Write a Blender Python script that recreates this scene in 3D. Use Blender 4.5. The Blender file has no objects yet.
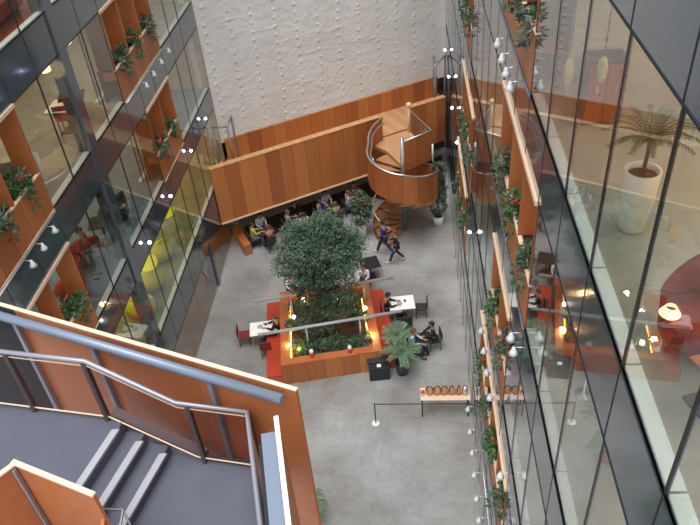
import bpy, bmesh, math, random
from mathutils import Vector, Matrix
random.seed(7)
S = bpy.context.scene
COL = S.collection
PI = math.pi
H = 19.4                                   # eye height above the atrium floor
F = 711.17
R = Matrix(((0.99599, 0.02521, 0.08576), (0.05188, 0.62397, -0.77973), (-0.07317, 0.78105, 0.62016)))
AL, AR = -8.3, 1.91                        # facade planes

def at(px, py, z):
    "point of the place at height z seen at a pixel of the photograph (used for measuring only)"
    d = R @ Vector((px - 350, -(py - 262.5), -F))
    t = (z - H) / d.z
    return Vector((d.x * t, d.y * t, z))

# ------------------------------------------------------------------ materials
def mat(name, col, rough=0.6, metal=0.0, spec=0.5, emit=None, estr=0.0, noise=0.0, nscale=6.0, bump=0.0, bscale=40.0, coat=0.0, trans=0.0):
    m = bpy.data.materials.new(name); m.use_nodes = True
    nt = m.node_tree; b = nt.nodes['Principled BSDF']
    b.inputs['Base Color'].default_value = (*col, 1)
    b.inputs['Roughness'].default_value = rough
    b.inputs['Metallic'].default_value = metal
    b.inputs['Specular IOR Level'].default_value = spec
    b.inputs['Coat Weight'].default_value = coat
    if trans: b.inputs['Transmission Weight'].default_value = trans
    if emit:
        b.inputs['Emission Color'].default_value = (*emit, 1); b.inputs['Emission Strength'].default_value = estr
    if noise or bump:
        tc = nt.nodes.new('ShaderNodeTexCoord')
    if noise:
        n = nt.nodes.new('ShaderNodeTexNoise'); n.inputs['Scale'].default_value = nscale; n.inputs['Detail'].default_value = 5
        nt.links.new(tc.outputs['Object'], n.inputs['Vector'])
        r = nt.nodes.new('ShaderNodeValToRGB')
        r.color_ramp.elements[0].position = 0.3; r.color_ramp.elements[1].position = 0.7
        r.color_ramp.elements[0].color = (*[c * (1 - noise) for c in col], 1)
        r.color_ramp.elements[1].color = (*[min(1, c * (1 + noise)) for c in col], 1)
        nt.links.new(n.outputs['Fac'], r.inputs['Fac']); nt.links.new(r.outputs['Color'], b.inputs['Base Color'])
    if bump:
        n2 = nt.nodes.new('ShaderNodeTexNoise'); n2.inputs['Scale'].default_value = bscale; n2.inputs['Detail'].default_value = 4
        nt.links.new(tc.outputs['Object'], n2.inputs['Vector'])
        bp = nt.nodes.new('ShaderNodeBump'); bp.inputs['Strength'].default_value = bump; bp.inputs['Distance'].default_value = 0.02
        nt.links.new(n2.outputs['Fac'], bp.inputs['Height']); nt.links.new(bp.outputs['Normal'], b.inputs['Normal'])
    return m

def wood(name, c1, c2, axis='X', width=0.6, rough=0.45, grain='Z', seam=True):
    "veneer boards: a tone per board along one axis, fine grain along another"
    m = bpy.data.materials.new(name); m.use_nodes = True
    nt = m.node_tree; b = nt.nodes['Principled BSDF']; N = nt.nodes.new; Lk = nt.links.new
    tc = N('ShaderNodeTexCoord'); sp = N('ShaderNodeSeparateXYZ'); Lk(tc.outputs['Object'], sp.inputs[0])
    dv = N('ShaderNodeMath'); dv.operation = 'DIVIDE'; dv.inputs[1].default_value = width; Lk(sp.outputs[axis], dv.inputs[0])
    fl = N('ShaderNodeMath'); fl.operation = 'FLOOR'; Lk(dv.outputs[0], fl.inputs[0])
    wn = N('ShaderNodeTexWhiteNoise'); wn.noise_dimensions = '1D'; Lk(fl.outputs[0], wn.inputs['W'])
    mp = N('ShaderNodeMapping'); sc = {'X': (0.6, 14, 14), 'Y': (14, 0.6, 14), 'Z': (14, 14, 0.6)}[grain]
    mp.inputs['Scale'].default_value = sc; Lk(tc.outputs['Object'], mp.inputs['Vector'])
    n = N('ShaderNodeTexNoise'); n.inputs['Scale'].default_value = 1.0; n.inputs['Detail'].default_value = 6; Lk(mp.outputs[0], n.inputs['Vector'])
    ad = N('ShaderNodeMath'); ad.operation = 'MULTIPLY_ADD'; ad.inputs[1].default_value = 0.55; Lk(wn.outputs['Value'], ad.inputs[0])
    ml = N('ShaderNodeMath'); ml.operation = 'MULTIPLY'; ml.inputs[1].default_value = 0.5; Lk(n.outputs['Fac'], ml.inputs[0]); Lk(ml.outputs[0], ad.inputs[2])
    mx = N('ShaderNodeMix'); mx.data_type = 'RGBA'; Lk(ad.outputs[0], mx.inputs['Factor'])
    mx.inputs['A'].default_value = (*c1, 1); mx.inputs['B'].default_value = (*c2, 1)
    out = mx.outputs['Result']
    if seam:
        fr = N('ShaderNodeMath'); fr.operation = 'FRACT'; Lk(dv.outputs[0], fr.inputs[0])
        lt = N('ShaderNodeMath'); lt.operation = 'LESS_THAN'; lt.inputs[1].default_value = 0.02; Lk(fr.outputs[0], lt.inputs[0])
        m2 = N('ShaderNodeMix'); m2.data_type = 'RGBA'; Lk(lt.outputs[0], m2.inputs['Factor']); Lk(out, m2.inputs['A'])
        m2.inputs['B'].default_value = (c1[0] * .4, c1[1] * .4, c1[2] * .4, 1); out = m2.outputs['Result']
    Lk(out, b.inputs['Base Color']); b.inputs['Roughness'].default_value = rough
    return m

def glass(name, tint, rough=0.0, ior=1.75):
    m = bpy.data.materials.new(name); m.use_nodes = True
    nt = m.node_tree; nt.nodes.clear(); N = nt.nodes.new; Lk = nt.links.new
    o = N('ShaderNodeOutputMaterial'); mx = N('ShaderNodeMixShader'); t = N('ShaderNodeBsdfTransparent'); g = N('ShaderNodeBsdfGlossy')
    t.inputs['Color'].default_value = (*tint, 1); g.inputs['Roughness'].default_value = rough; g.inputs['Color'].default_value = (.95, .97, 1, 1)
    ge = N('ShaderNodeNewGeometry'); dt = N('ShaderNodeVectorMath'); dt.operation = 'DOT_PRODUCT'; Lk(ge.outputs['Normal'], dt.inputs[0]); Lk(ge.outputs['Incoming'], dt.inputs[1])
    def mth(op, a, b_):
        x = N('ShaderNodeMath'); x.operation = op; x.use_clamp = False
        for i_, v_ in enumerate((a, b_)):
            if isinstance(v_, (int, float)): x.inputs[i_].default_value = v_
            elif v_ is not None: Lk(v_, x.inputs[i_])
        return x.outputs[0]
    ca = mth('ABSOLUTE', dt.outputs['Value'], None); p5 = mth('POWER', mth('SUBTRACT', 1.0, ca), 5.0)
    f0 = ((ior - 1) / (ior + 1)) ** 2
    fr_ = mth('ADD', mth('MULTIPLY', p5, 1 - f0), f0)
    Lk(fr_, mx.inputs[0]); Lk(t.outputs[0], mx.inputs[1]); Lk(g.outputs[0], mx.inputs[2]); Lk(mx.outputs[0], o.inputs[0])
    return m

M = {}
M['wood_x'] = wood('orange_veneer_x', (.28, .068, .022), (.64, .245, .070), 'X', .62)
M['wood_y'] = wood('orange_veneer_y', (.30, .080, .026), (.54, .19, .060), 'Y', .70)
M['wood_p'] = wood('parapet_veneer', (.31, .085, .026), (.56, .185, .055), 'X', 1.15, grain='X', seam=False)
M['wood_red'] = wood('red_veneer', (.22, .035, .012), (.42, .09, .022), 'Y', .45)
M['edge'] = mat('pale_wood_edge', (.82, .60, .42), .45)
M['deck'] = wood('light_boards', (.46, .24, .11), (.66, .38, .19), 'X', .16, grain='Y')
M['tread'] = wood('tread_boards', (.36, .17, .07), (.52, .28, .12), 'X', 3.0, grain='X', seam=False)
M['panel'] = mat('slate_glazed_panel', (.060, .082, .100), .09, .0, .9, noise=.10, nscale=.8, coat=.5)
M['panel_top'] = mat('mullion_metal', (.02, .022, .026), .4, .3)
M['joint'] = mat('panel_joint', (.012, .013, .015), .7)
M['glass'] = glass('window_glass', (.90, .93, .92), 0, 1.6)
M['glass_clear'] = glass('guard_glass', (.86, .80, .78), 0.45, 1.02)
M['sill'] = mat('pale_sill', (.72, .80, .80), .5)
M['carpet'] = mat('interior_carpet', (.33, .32, .28), .9, noise=.15, nscale=2)
M['carpet_blue'] = mat('blue_carpet', (.16, .24, .30), .9, noise=.15, nscale=2)
M['carpet_green'] = mat('green_carpet', (.22, .23, .12), .9, noise=.35, nscale=.7)
M['plaster_in'] = mat('interior_plaster', (.46, .38, .28), .8, noise=.15, nscale=.7)
M['ceil_in'] = mat('interior_ceiling', (.6, .58, .54), .8)
M['tube_grey'] = mat('matt_grey_tube', (.42, .43, .45), .5, .2)
M['steel'] = mat('brushed_steel', (.62, .62, .64), .3, .9)
M['steel_paint'] = mat('pale_blue_paint', (.20, .245, .32), .4, .3)
M['rail_paint'] = mat('grey_rail_paint', (.30, .30, .34), .4, .4)
M['post_brown'] = mat('brown_grey_post', (.10, .085, .08), .5, .2)
M['dark_steel'] = mat('dark_steel', (.06, .06, .065), .45, .5)
M['white'] = mat('white_paint', (.80, .80, .80), .5)
M['cloth'] = mat('white_cloth', (.85, .84, .82), .8)
M['vinyl'] = mat('grey_vinyl', (.092, .097, .128), .55, noise=.08, nscale=2.5)
M['nosing'] = mat('pale_nosing', (.36, .37, .40), .6)
M['leaf'] = mat('dark_leaf', (.065, .115, .065), .45, noise=.5, nscale=3)
M['leaf2'] = mat('mid_leaf', (.045, .12, .04), .45, noise=.5, nscale=5)
M['leaf3'] = mat('grey_green_leaf', (.12, .20, .12), .5, noise=.4, nscale=5)
M['bark'] = mat('bark', (.12, .085, .06), .9, noise=.4, nscale=12)
M['soil'] = mat('soil', (.05, .032, .02), .95, noise=.4, nscale=9)
M['red'] = mat('red_fabric', (.26, .034, .02), .8, noise=.12, nscale=4)
M['bench_red'] = mat('bench_red_lacquer', (.42, .042, .015), .5)
M['darkred'] = mat('dark_red_fabric', (.18, .02, .02), .8)
M['flower'] = mat('red_flower', (.6, .05, .05), .6)
M['black'] = mat('black_paint', (.012, .012, .014), .5)
M['dark_fabric'] = mat('charcoal_fabric', (.03, .03, .035), .9)
M['pot_white'] = mat('white_glazed_pot', (.80, .76, .66), .35, bump=.1, bscale=6)
M['pot_dark'] = mat('dark_pot', (.035, .04, .04), .5)
M['pot_red'] = mat('terracotta_red_pot', (.38, .07, .04), .6)
M['yellow'] = mat('yellow_fabric', (.72, .70, .02), .7)
M['lantern'] = mat('yellow_lantern', (.8, .7, .03), .6, emit=(.95, .80, .03), estr=.5)
M['gold'] = mat('gold_lamp', (.8, .45, .05), .4, emit=(1, .5, .06), estr=1.6)
M['lampshade'] = mat('glowing_lampshade', (.9, .7, .4), .6, emit=(1, .72, .35), estr=2.2)
M['led'] = mat('led', (.9, .9, 1), .4, emit=(.62, .66, 1), estr=22)
M['paper'] = mat('paper_shade', (.50, .42, .20), .8)
M['bulb'] = mat('warm_bulb', (1, .9, .7), .4, emit=(1, .72, .38), estr=30)
M['whitebulb'] = mat('white_bulb', (1, 1, .95), .4, emit=(1, .97, .9), estr=14)
M['strip_warm'] = mat('warm_strip', (1, .6, .2), .4, emit=(1, .45, .08), estr=7)
M['ceillamp'] = mat('ceiling_lamp', (1, .9, .8), .4, emit=(1, .80, .55), estr=5)
M['skin'] = mat('skin', (.45, .25, .17), .6)
M['hair'] = mat('dark_hair', (.025, .016, .012), .7)
M['hair2'] = mat('brown_hair', (.12, .06, .03), .7)
for n, c in dict(blue=(.035, .03, .17), denim=(.03, .04, .09), blackc=(.012, .012, .016), whitec=(.65, .66, .70), redc=(.35, .04, .05), grey=(.22, .22, .24), pale=(.5, .6, .75), tan=(.42, .30, .2), yel=(.55, .48, .12), green=(.08, .16, .08)).items():
    M['c_' + n] = mat('cloth_' + n, c, .85)
M['shoe'] = mat('shoe', (.03, .03, .03), .6)
M['shoe_w'] = mat('pale_shoe', (.6, .6, .6), .6)
M['brown_floor'] = mat('brown_boards', (.16, .085, .05), .5, noise=.3, nscale=1.5)
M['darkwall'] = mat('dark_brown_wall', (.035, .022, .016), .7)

# concrete floor
def concrete():
    m = bpy.data.materials.new('polished_concrete'); m.use_nodes = True
    nt = m.node_tree; b = nt.nodes['Principled BSDF']; N = nt.nodes.new; Lk = nt.links.new
    tc = N('ShaderNodeTexCoord')
    a = N('ShaderNodeTexNoise'); a.inputs['Scale'].default_value = .26; a.inputs['Detail'].default_value = 7; a.inputs['Roughness'].default_value = .62; Lk(tc.outputs['Object'], a.inputs['Vector'])
    r = N('ShaderNodeValToRGB'); r.color_ramp.elements[0].position = .32; r.color_ramp.elements[1].position = .68
    r.color_ramp.elements[0].color = (.185, .172, .158, 1); r.color_ramp.elements[1].color = (.40, .405, .41, 1); Lk(a.outputs['Fac'], r.inputs['Fac'])
    mp = N('ShaderNodeMapping'); mp.inputs['Rotation'].default_value = (0, 0, math.radians(8)); Lk(tc.outputs['Object'], mp.inputs['Vector'])
    bk = N('ShaderNodeTexBrick'); bk.offset = 0; bk.inputs['Scale'].default_value = 1; bk.inputs['Brick Width'].default_value = 3.1; bk.inputs['Row Height'].default_value = 2.6
    bk.inputs['Mortar Size'].default_value = .025; bk.inputs['Color1'].default_value = (1, 1, 1, 1); bk.inputs['Color2'].default_value = (.93, .93, .93, 1); bk.inputs['Mortar'].default_value = (.86, .86, .86, 1)
    Lk(mp.outputs[0], bk.inputs['Vector'])
    f = N('ShaderNodeTexNoise'); f.inputs['Scale'].default_value = 6; f.inputs['Detail'].default_value = 5; Lk(tc.outputs['Object'], f.inputs['Vector'])
    fr = N('ShaderNodeMapRange'); fr.inputs['To Min'].default_value = .82; fr.inputs['To Max'].default_value = 1.18; Lk(f.outputs['Fac'], fr.inputs['Value'])
    m1 = N('ShaderNodeMix'); m1.data_type = 'RGBA'; m1.blend_type = 'MULTIPLY'; m1.inputs['Factor'].default_value = 1; Lk(r.outputs['Color'], m1.inputs['A']); Lk(bk.outputs['Color'], m1.inputs['B'])
    m2 = N('ShaderNodeMix'); m2.data_type = 'RGBA'; m2.blend_type = 'MULTIPLY'; m2.inputs['Factor'].default_value = 1; Lk(m1.outputs['Result'], m2.inputs['A']); Lk(fr.outputs['Result'], m2.inputs['B'])
    Lk(m2.outputs['Result'], b.inputs['Base Color']); b.inputs['Roughness'].default_value = .55
    return m
M['concrete'] = concrete()

def whitewall():
    "rough pale render; vertical rows of small lumps a bit over a metre apart and scattered ridges"
    m = bpy.data.materials.new('rough_white_render'); m.use_nodes = True
    nt = m.node_tree; b = nt.nodes['Principled BSDF']; N = nt.nodes.new; Lk = nt.links.new
    tc = N('ShaderNodeTexCoord'); sp = N('ShaderNodeSeparateXYZ'); Lk(tc.outputs['Object'], sp.inputs[0])
    wob = N('ShaderNodeTexNoise'); wob.inputs['Scale'].default_value = .5; Lk(tc.outputs['Object'], wob.inputs['Vector'])
    def mth(op, a, bb=None, c=None):
        x = N('ShaderNodeMath'); x.operation = op
        for i, v in enumerate((a, bb, c)):
            if v is None: continue
            if isinstance(v, (int, float)): x.inputs[i].default_value = v
            else: Lk(v, x.inputs[i])
        return x.outputs[0]
    xw = mth('MULTIPLY_ADD', wob.outputs['Fac'], .35, sp.outputs['X'])
    fx = mth('FRACT', mth('DIVIDE', xw, .98))
    dx = mth('MULTIPLY', mth('ABSOLUTE', mth('SUBTRACT', fx, .5)), .98)
    fz = mth('FRACT', mth('DIVIDE', sp.outputs['Z'], .36))
    dz = mth('MULTIPLY', mth('ABSOLUTE', mth('SUBTRACT', fz, .5)), .36)
    d = mth('SQRT', mth('ADD', mth('POWER', dx, 2), mth('POWER', dz, 2)))
    lump = N('ShaderNodeMapRange'); lump.inputs['From Min'].default_value = .10; lump.inputs['From Max'].default_value = .02; Lk(d, lump.inputs['Value'])
    n1 = N('ShaderNodeTexNoise'); n1.inputs['Scale'].default_value = 2.2; n1.inputs['Detail'].default_value = 8; n1.inputs['Roughness'].default_value = .65; Lk(tc.outputs['Object'], n1.inputs['Vector'])
    mpz = N('ShaderNodeMapping'); mpz.inputs['Scale'].default_value = (.6, .6, 3.5); Lk(tc.outputs['Object'], mpz.inputs['Vector'])
    n3 = N('ShaderNodeTexNoise'); n3.inputs['Scale'].default_value = 1.0; n3.inputs['Detail'].default_value = 3; Lk(mpz.outputs[0], n3.inputs['Vector'])
    ridge = N('ShaderNodeMapRange'); ridge.inputs['From Min'].default_value = .60; ridge.inputs['From Max'].default_value = .68; Lk(n3.outputs['Fac'], ridge.inputs['Value'])
    lm = mth('MULTIPLY', lump.outputs['Result'], mth('MULTIPLY', n1.outputs['Fac'], 1.5))
    h = mth('ADD', mth('ADD', mth('MULTIPLY', lm, .8), mth('MULTIPLY', ridge.outputs['Result'], .22)), mth('MULTIPLY', n1.outputs['Fac'], 1.6))
    bp = N('ShaderNodeBump'); bp.inputs['Strength'].default_value = .9; bp.inputs['Distance'].default_value = .05; Lk(h, bp.inputs['Height']); Lk(bp.outputs['Normal'], b.inputs['Normal'])
    r = N('ShaderNodeValToRGB'); r.color_ramp.elements[0].position = .25; r.color_ramp.elements[1].position = .75
    r.color_ramp.elements[0].color = (.74, .73, .705, 1); r.color_ramp.elements[1].color = (.87, .865, .85, 1)
    n4 = N('ShaderNodeTexNoise'); n4.inputs['Scale'].default_value = .6; n4.inputs['Detail'].default_value = 6; Lk(tc.outputs['Object'], n4.inputs['Vector'])
    Lk(n4.outputs['Fac'], r.inputs['Fac']); Lk(r.outputs['Color'], b.inputs['Base Color']); b.inputs['Roughness'].default_value = .85
    return m
M['whitewall'] = whitewall()

# ------------------------------------------------------------------ mesh helpers
class MB:
    def __init__(s): s.v = []; s.f = []; s.sm = []
    def add(s, vs, fs, smooth=False):
        o = len(s.v); s.v += [tuple(v) for v in vs]
        for f in fs: s.f.append(tuple(i + o for i in f)); s.sm.append(smooth)
        return s
    def box(s, x0, y0, z0, x1, y1, z1, mtx=None):
        if x0 > x1: x0, x1 = x1, x0
        if y0 > y1: y0, y1 = y1, y0
        if z0 > z1: z0, z1 = z1, z0
        vs = [Vector(p) for p in ((x0, y0, z0), (x1, y0, z0), (x1, y1, z0), (x0, y1, z0), (x0, y0, z1), (x1, y0, z1), (x1, y1, z1), (x0, y1, z1))]
        if mtx: vs = [mtx @ v for v in vs]
        return s.add(vs, [(0, 3, 2, 1), (4, 5, 6, 7), (0, 1, 5, 4), (1, 2, 6, 5), (2, 3, 7, 6), (3, 0, 4, 7)])
    def prism(s, pts, z0, z1):
        "vertical prism on a plan polygon; z0/z1 numbers or lists"
        n = len(pts)
        a = sum(pts[i][0] * pts[(i + 1) % n][1] - pts[(i + 1) % n][0] * pts[i][1] for i in range(n))
        Z0 = z0 if isinstance(z0, (list, tuple)) else [z0] * n
        Z1 = z1 if isinstance(z1, (list, tuple)) else [z1] * n
        if a < 0: pts = pts[::-1]; Z0 = Z0[::-1]; Z1 = Z1[::-1]
        vs = [(p[0], p[1], Z0[i]) for i, p in enumerate(pts)] + [(p[0], p[1], Z1[i]) for i, p in enumerate(pts)]
        fs = [tuple(range(n - 1, -1, -1)), tuple(range(n, 2 * n))] + [(i, (i + 1) % n, (i + 1) % n + n, i + n) for i in range(n)]
        return s.add(vs, fs)
    def wallseg(s, a, b, t, z0, z1):
        "upright board from plan point a to b, thickness t to the left of a>b; z0,z1 number or pair (at a, at b)"
        a = Vector(a[:2]); b = Vector(b[:2]); n = (b - a).normalized(); n = Vector((-n.y, n.x)) * t
        Z0 = z0 if isinstance(z0, (tuple, list)) else (z0, z0); Z1 = z1 if isinstance(z1, (tuple, list)) else (z1, z1)
        return s.prism([a, b, b + n, a + n], [Z0[0], Z0[1], Z0[1], Z0[0]], [Z1[0], Z1[1], Z1[1], Z1[0]])
    def tube(s, pts, r, seg=10, caps=True):
        pts = [Vector(p) for p in pts]; n = len(pts); rs = r if isinstance(r, (list, tuple)) else [r] * n
        vs = []; up = None
        for i, p in enumerate(pts):
            d = (pts[min(i + 1, n - 1)] - pts[max(i - 1, 0)]).normalized()
            if up is None:
                up = Vector((0, 0, 1)) if abs(d.z) < .9 else Vector((1, 0, 0))
            u = d.cross(up).normalized(); w = u.cross(d).normalized(); up = w
            for k in range(seg):
                a = 2 * PI * k / seg; vs.append(p + (u * math.cos(a) + w * math.sin(a)) * rs[i])
        fs = []
        for i in range(n - 1):
            for k in range(seg):
                k2 = (k + 1) % seg; fs.append((i * seg + k, i * seg + k2, (i + 1) * seg + k2, (i + 1) * seg + k))
        s.add(vs, fs, True)
        if caps:
            o = len(s.v) - len(vs)
            s.f.append(tuple(o + k for k in range(seg - 1, -1, -1))); s.sm.append(False)
            s.f.append(tuple(o + (n - 1) * seg + k for k in range(seg))); s.sm.append(False)
        return s
    def lathe(s, prof, c=(0, 0, 0), seg=24):
        vs = []; fs = []; m = len(prof)
        for r, z in prof:
            for k in range(seg):
                a = 2 * PI * k / seg; vs.append((c[0] + r * math.cos(a), c[1] + r * math.sin(a), c[2] + z))
        for i in range(m - 1):
            for k in range(seg):
                k2 = (k + 1) % seg; fs.append((i * seg + k, i * seg + k2, (i + 1) * seg + k2, (i + 1) * seg + k))
        s.add(vs, fs, True)
        return s
    def ball(s, c, r, seg=14, rings=9):
        rr = r if isinstance(r, (tuple, list)) else (r, r, r)
        vs = []; fs = []
        for i in range(rings + 1):
            t = PI * i / rings
            for k in range(seg):
                a = 2 * PI * k / seg
                vs.append((c[0] + rr[0] * math.sin(t) * math.cos(a), c[1] + rr[1] * math.sin(t) * math.sin(a), c[2] - rr[2] * math.cos(t)))
        for i in range(rings):
            for k in range(seg):
                k2 = (k + 1) % seg; fs.append((i * seg + k, i * seg + k2, (i + 1) * seg + k2, (i + 1) * seg + k))
        return s.add(vs, fs, True)
    def leaf(s, p, d, n, L, W):
        d = d.normalized(); w = d.cross(n)
        if w.length < 1e-4: w = Vector((1, 0, 0))
        w.normalize(); q = w.cross(d) * (L * .12)
        return s.add([p, p + d * L * .5 + w * W * .5 - q, p + d * L, p + d * L * .5 - w * W * .5 - q], [(0, 1, 2), (0, 2, 3)])
    def build(s, name, m, parent=None, loc=None, bevel=0):
        me = bpy.data.meshes.new(name); me.from_pydata(s.v, [], s.f); me.update()
        if any(s.sm): me.polygons.foreach_set('use_smooth', s.sm)
        me.materials.append(m)
        o = bpy.data.objects.new(name, me); COL.objects.link(o)
        if loc: o.location = loc
        if parent: o.parent = parent
        if bevel:
            bv = o.modifiers.new('b', 'BEVEL'); bv.width = bevel; bv.segments = 2; bv.limit_method = 'ANGLE'
        return o

def tag(o, label, cat, group=None, kind=None):
    if label: o['label'] = label
    if cat: o['category'] = cat
    if group: o['group'] = group
    if kind: o['kind'] = kind
    return o
def thing(name, label, cat, loc=(0, 0, 0), rz=0, group=None):
    o = bpy.data.objects.new(name, None); COL.objects.link(o); o.empty_display_size = .1
    o.location = loc; o.rotation_euler = (0, 0, rz)
    return tag(o, label, cat, group)
def struct(o): o['kind'] = 'structure'; return o
def dup(root, loc=None, rz=None, label=None, group=None, scale=None):
    r = root.copy(); COL.objects.link(r)
    if loc is not None: r.location = loc
    if rz is not None: r.rotation_euler = (0, 0, rz)
    if scale: r.scale = (scale,) * 3
    if label: r['label'] = label
    if group: r['group'] = group
    for ch in list(root.children):
        c = ch.copy(); COL.objects.link(c); c.parent = r
        for g in ch.children:
            d = g.copy(); COL.objects.link(d); d.parent = c
    return r
def foliage(clumps, n, L, W, rnd, droop=.2, shell=.55):
    "leaves scattered near the surface of ellipsoid clumps"
    b = MB(); tot = sum(c[1][0] * c[1][1] for c in clumps)
    for c, r in clumps:
        k = max(8, int(n * r[0] * r[1] / tot))
        for _ in range(k):
            v = Vector((rnd.gauss(0, 1), rnd.gauss(0, 1), rnd.gauss(0, 1))).normalized()
            q = shell + (1 - shell) * rnd.random() ** .6
            p = Vector((c[0] + v.x * r[0] * q, c[1] + v.y * r[1] * q, c[2] + v.z * r[2] * q))
            d = v + Vector((rnd.uniform(-.8, .8), rnd.uniform(-.8, .8), rnd.uniform(-.6, .6) - droop))
            nn = Vector((rnd.uniform(-.5, .5), rnd.uniform(-.5, .5), 1)) + v * .7
            b.leaf(p, d, nn, L * rnd.uniform(.7, 1.3), W * rnd.uniform(.7, 1.2))
    return b

# ------------------------------------------------------------------ the setting
WA = math.radians(30.3)                       # the white wall runs askew
wdir = Vector((math.cos(WA), math.sin(WA), 0)); wnor = Vector((-math.sin(WA), math.cos(WA), 0))
W0 = Vector((AL, 27.75, 0))
struct(MB().box(-15, -2, -.3, 10, 42, 0).build('floor', M['concrete']))
LEN = 13.5
def wl(u, v, z): return W0 + wdir * u + wnor * v + Vector((0, 0, z))
wb = MB().box(-.5, 0, 4.3, LEN, .4, 27).build('wall_back', M['whitewall']); wb.location = W0; wb.rotation_euler = (0, 0, WA); struct(wb)
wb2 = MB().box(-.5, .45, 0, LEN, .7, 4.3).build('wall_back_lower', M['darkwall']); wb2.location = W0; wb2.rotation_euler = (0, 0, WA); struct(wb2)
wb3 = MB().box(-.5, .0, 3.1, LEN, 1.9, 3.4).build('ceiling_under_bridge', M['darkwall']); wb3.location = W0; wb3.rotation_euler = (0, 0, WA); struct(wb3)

LY = [6.7, 8.05, 9.4, 10.7, 12.05, 13.4, 14.75, 16.02, 16.42, 17.6, 18.95, 20.3, 21.65, 23.0, 24.3, 25.6, 27.6]
RY = [.4, 1.85, 3.32, 4.67, 6.09, 7.55, 8.98, 10.4, 11.8, 13.25, 14.65, 16.05, 17.45, 18.87, 20.3, 21.7, 23.1, 24.5, 25.9, 27.3, 28.7, 30.1, 31.6, 33.4]
LS = [(0, 2.1), (3.45, 6.05), (7.0, 9.58), (10.58, 13.22), (14.25, 16.85)]
RS = [(0, 2.4), (3.45, 5.93), (7.03, 9.6), (10.7, 13.3), (14.37, 17.01)]
OPEN_L = {(3, 8.05, 13.4), (3, 18.95, 23.0), (2, 10.7, 13.4), (2, 20.3, 23.0)}
OPEN_R = {(4, 10.4, 14.65), (3, 8.98, 13.25), (3, 20.3, 23.1), (2, 10.4, 13.25), (2, 18.87, 23.1), (1, 8.98, 14.65), (1, 20.3, 24.5)}
wn_i = [0]
def facade(side, X, sgn, Ys, St, opens, top, wallname):
    # bands of metal panel between the storeys
    y0, y1 = Ys[0], Ys[-1]
    edges = [0] + [z for s in St for z in s][1:] + [top]
    b = MB(); j = MB()
    for i in range(len(St)):
        z0 = St[i][1]; z1 = St[i + 1][0] if i + 1 < len(St) else top
        b.box(X, y0, z0, X + sgn * .14, y1, z1)
        for y in Ys[1:-1]: j.box(X - sgn * .004, y - .012, z0 + .01, X + sgn * .02, y + .012, z1 - .01)
        j.box(X - sgn * .008, y0, z0, X + sgn * .03, y1, z0 + .022); j.box(X - sgn * .008, y0, z1 - .022, X + sgn * .03, y1, z1)
    w = b.build(wallname, M['panel']); struct(w)
    j.build('panel_joint', M['joint'], w)
    if side == 'left':
        MB().box(X - sgn * .05, 16.02, 2.1, X + sgn * .3, 16.42, top).build('pier', M['panel'], w)
        MB().box(X - sgn * .05, 23.0, 0, X + sgn * .3, 23.3, 2.1).build('pier', M['panel'], w)
    # glazing
    for i, (z0, z1) in enumerate(St):
        for a, c in zip(Ys[:-1], Ys[1:]):
            if side == 'left' and abs(a - 16.02) < .01: continue
            if any(o[0] == i and a >= o[1] - .02 and c <= o[2] + .02 for o in opens):
                xg = X + sgn * .75
            else: xg = X + sgn * .01
            wn_i[0] += 1
            g = struct(MB().box(xg, a + .03, z0 + .02, xg + sgn * .012, c - .03, z1 - .02).build('window_%d' % wn_i[0], M['glass']))
            mw = .024 if not (side == 'left' and i == 0) else .006
            if side == 'left' and i == 0: continue
            fr = MB().box(xg - sgn * .003, a - mw, z0, xg + sgn * .018, a + mw, z1)
            fr.build('window_frame', M['panel_top'], g)
            if z0 > 0:
                MB().box(xg + sgn * .022, a + .012, z0 - .02, xg + sgn * .17, c - .012, z0 + .03).build('window_sill', M['sill'], g)
facade('left', AL, -1, LY, LS, OPEN_L, 23, 'wall_left')
facade('right', AR, 1, RY, RS, OPEN_R, 23, 'wall_right')

# storeys behind the glass
def storey(side, X, sgn, i, z0, z1, ztop, y0, y1, fl, depth=5.5):
    nm = {0: 'ground', 1: 'first', 2: 'second', 3: 'third', 4: 'fourth'}[i]
    if z0 > 0 or side == 'left': struct(MB().box(X + sgn * .08, y0, z0 - (.12 if z0 else -.0), X + sgn * depth, y1, .012).build('floor_left_ground', fl)) if z0 == 0 else struct(MB().box(X + sgn * .15, y0, z0 - .12, X + sgn * depth, y1, z0).build('floor_%s_%s' % (side, nm), fl))
    struct(MB().box(X + sgn * .29, y0, z1 + .03, X + sgn * depth, y1, z1 + .15).build('ceiling_%s_%s' % (side, nm), M['ceil_in']))
    wm = M['wood_red'] if (i == 0 and side == 'left') else M['plaster_in']
    struct(MB().box(X + sgn * depth, y0, z0, X + sgn * (depth + .1), y1, z1 + .1).build('wall_%s_%s' % (side, nm), wm))
fl_l = [M['brown_floor'], M['carpet_green'], M['carpet_blue'], M['carpet'], M['red']]
fl_r = [M['carpet']] * 5
for i, (z0, z1) in enumerate(LS): storey('left', AL, -1, i, z0, z1, 0, LY[0], LY[-1], fl_l[i])
for i, (z0, z1) in enumerate(RS): storey('right', AR, 1, i, z0, z1, 0, RY[0], RY[-1], fl_r[i])
for X, sgn, y, nm in ((AL, -1, LY[0], 'left_near'), (AR, 1, RY[0], 'right_near'), (AL, -1, LY[-1] + .2, 'left_far'), (AR, 1, RY[-1] + .2, 'right_far')):
    struct(MB().box(X, y - .2, 0, X + sgn * 5.6, y, 23).build('wall_' + nm, M['plaster_in'] if 'far' in nm else M['panel']))

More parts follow.
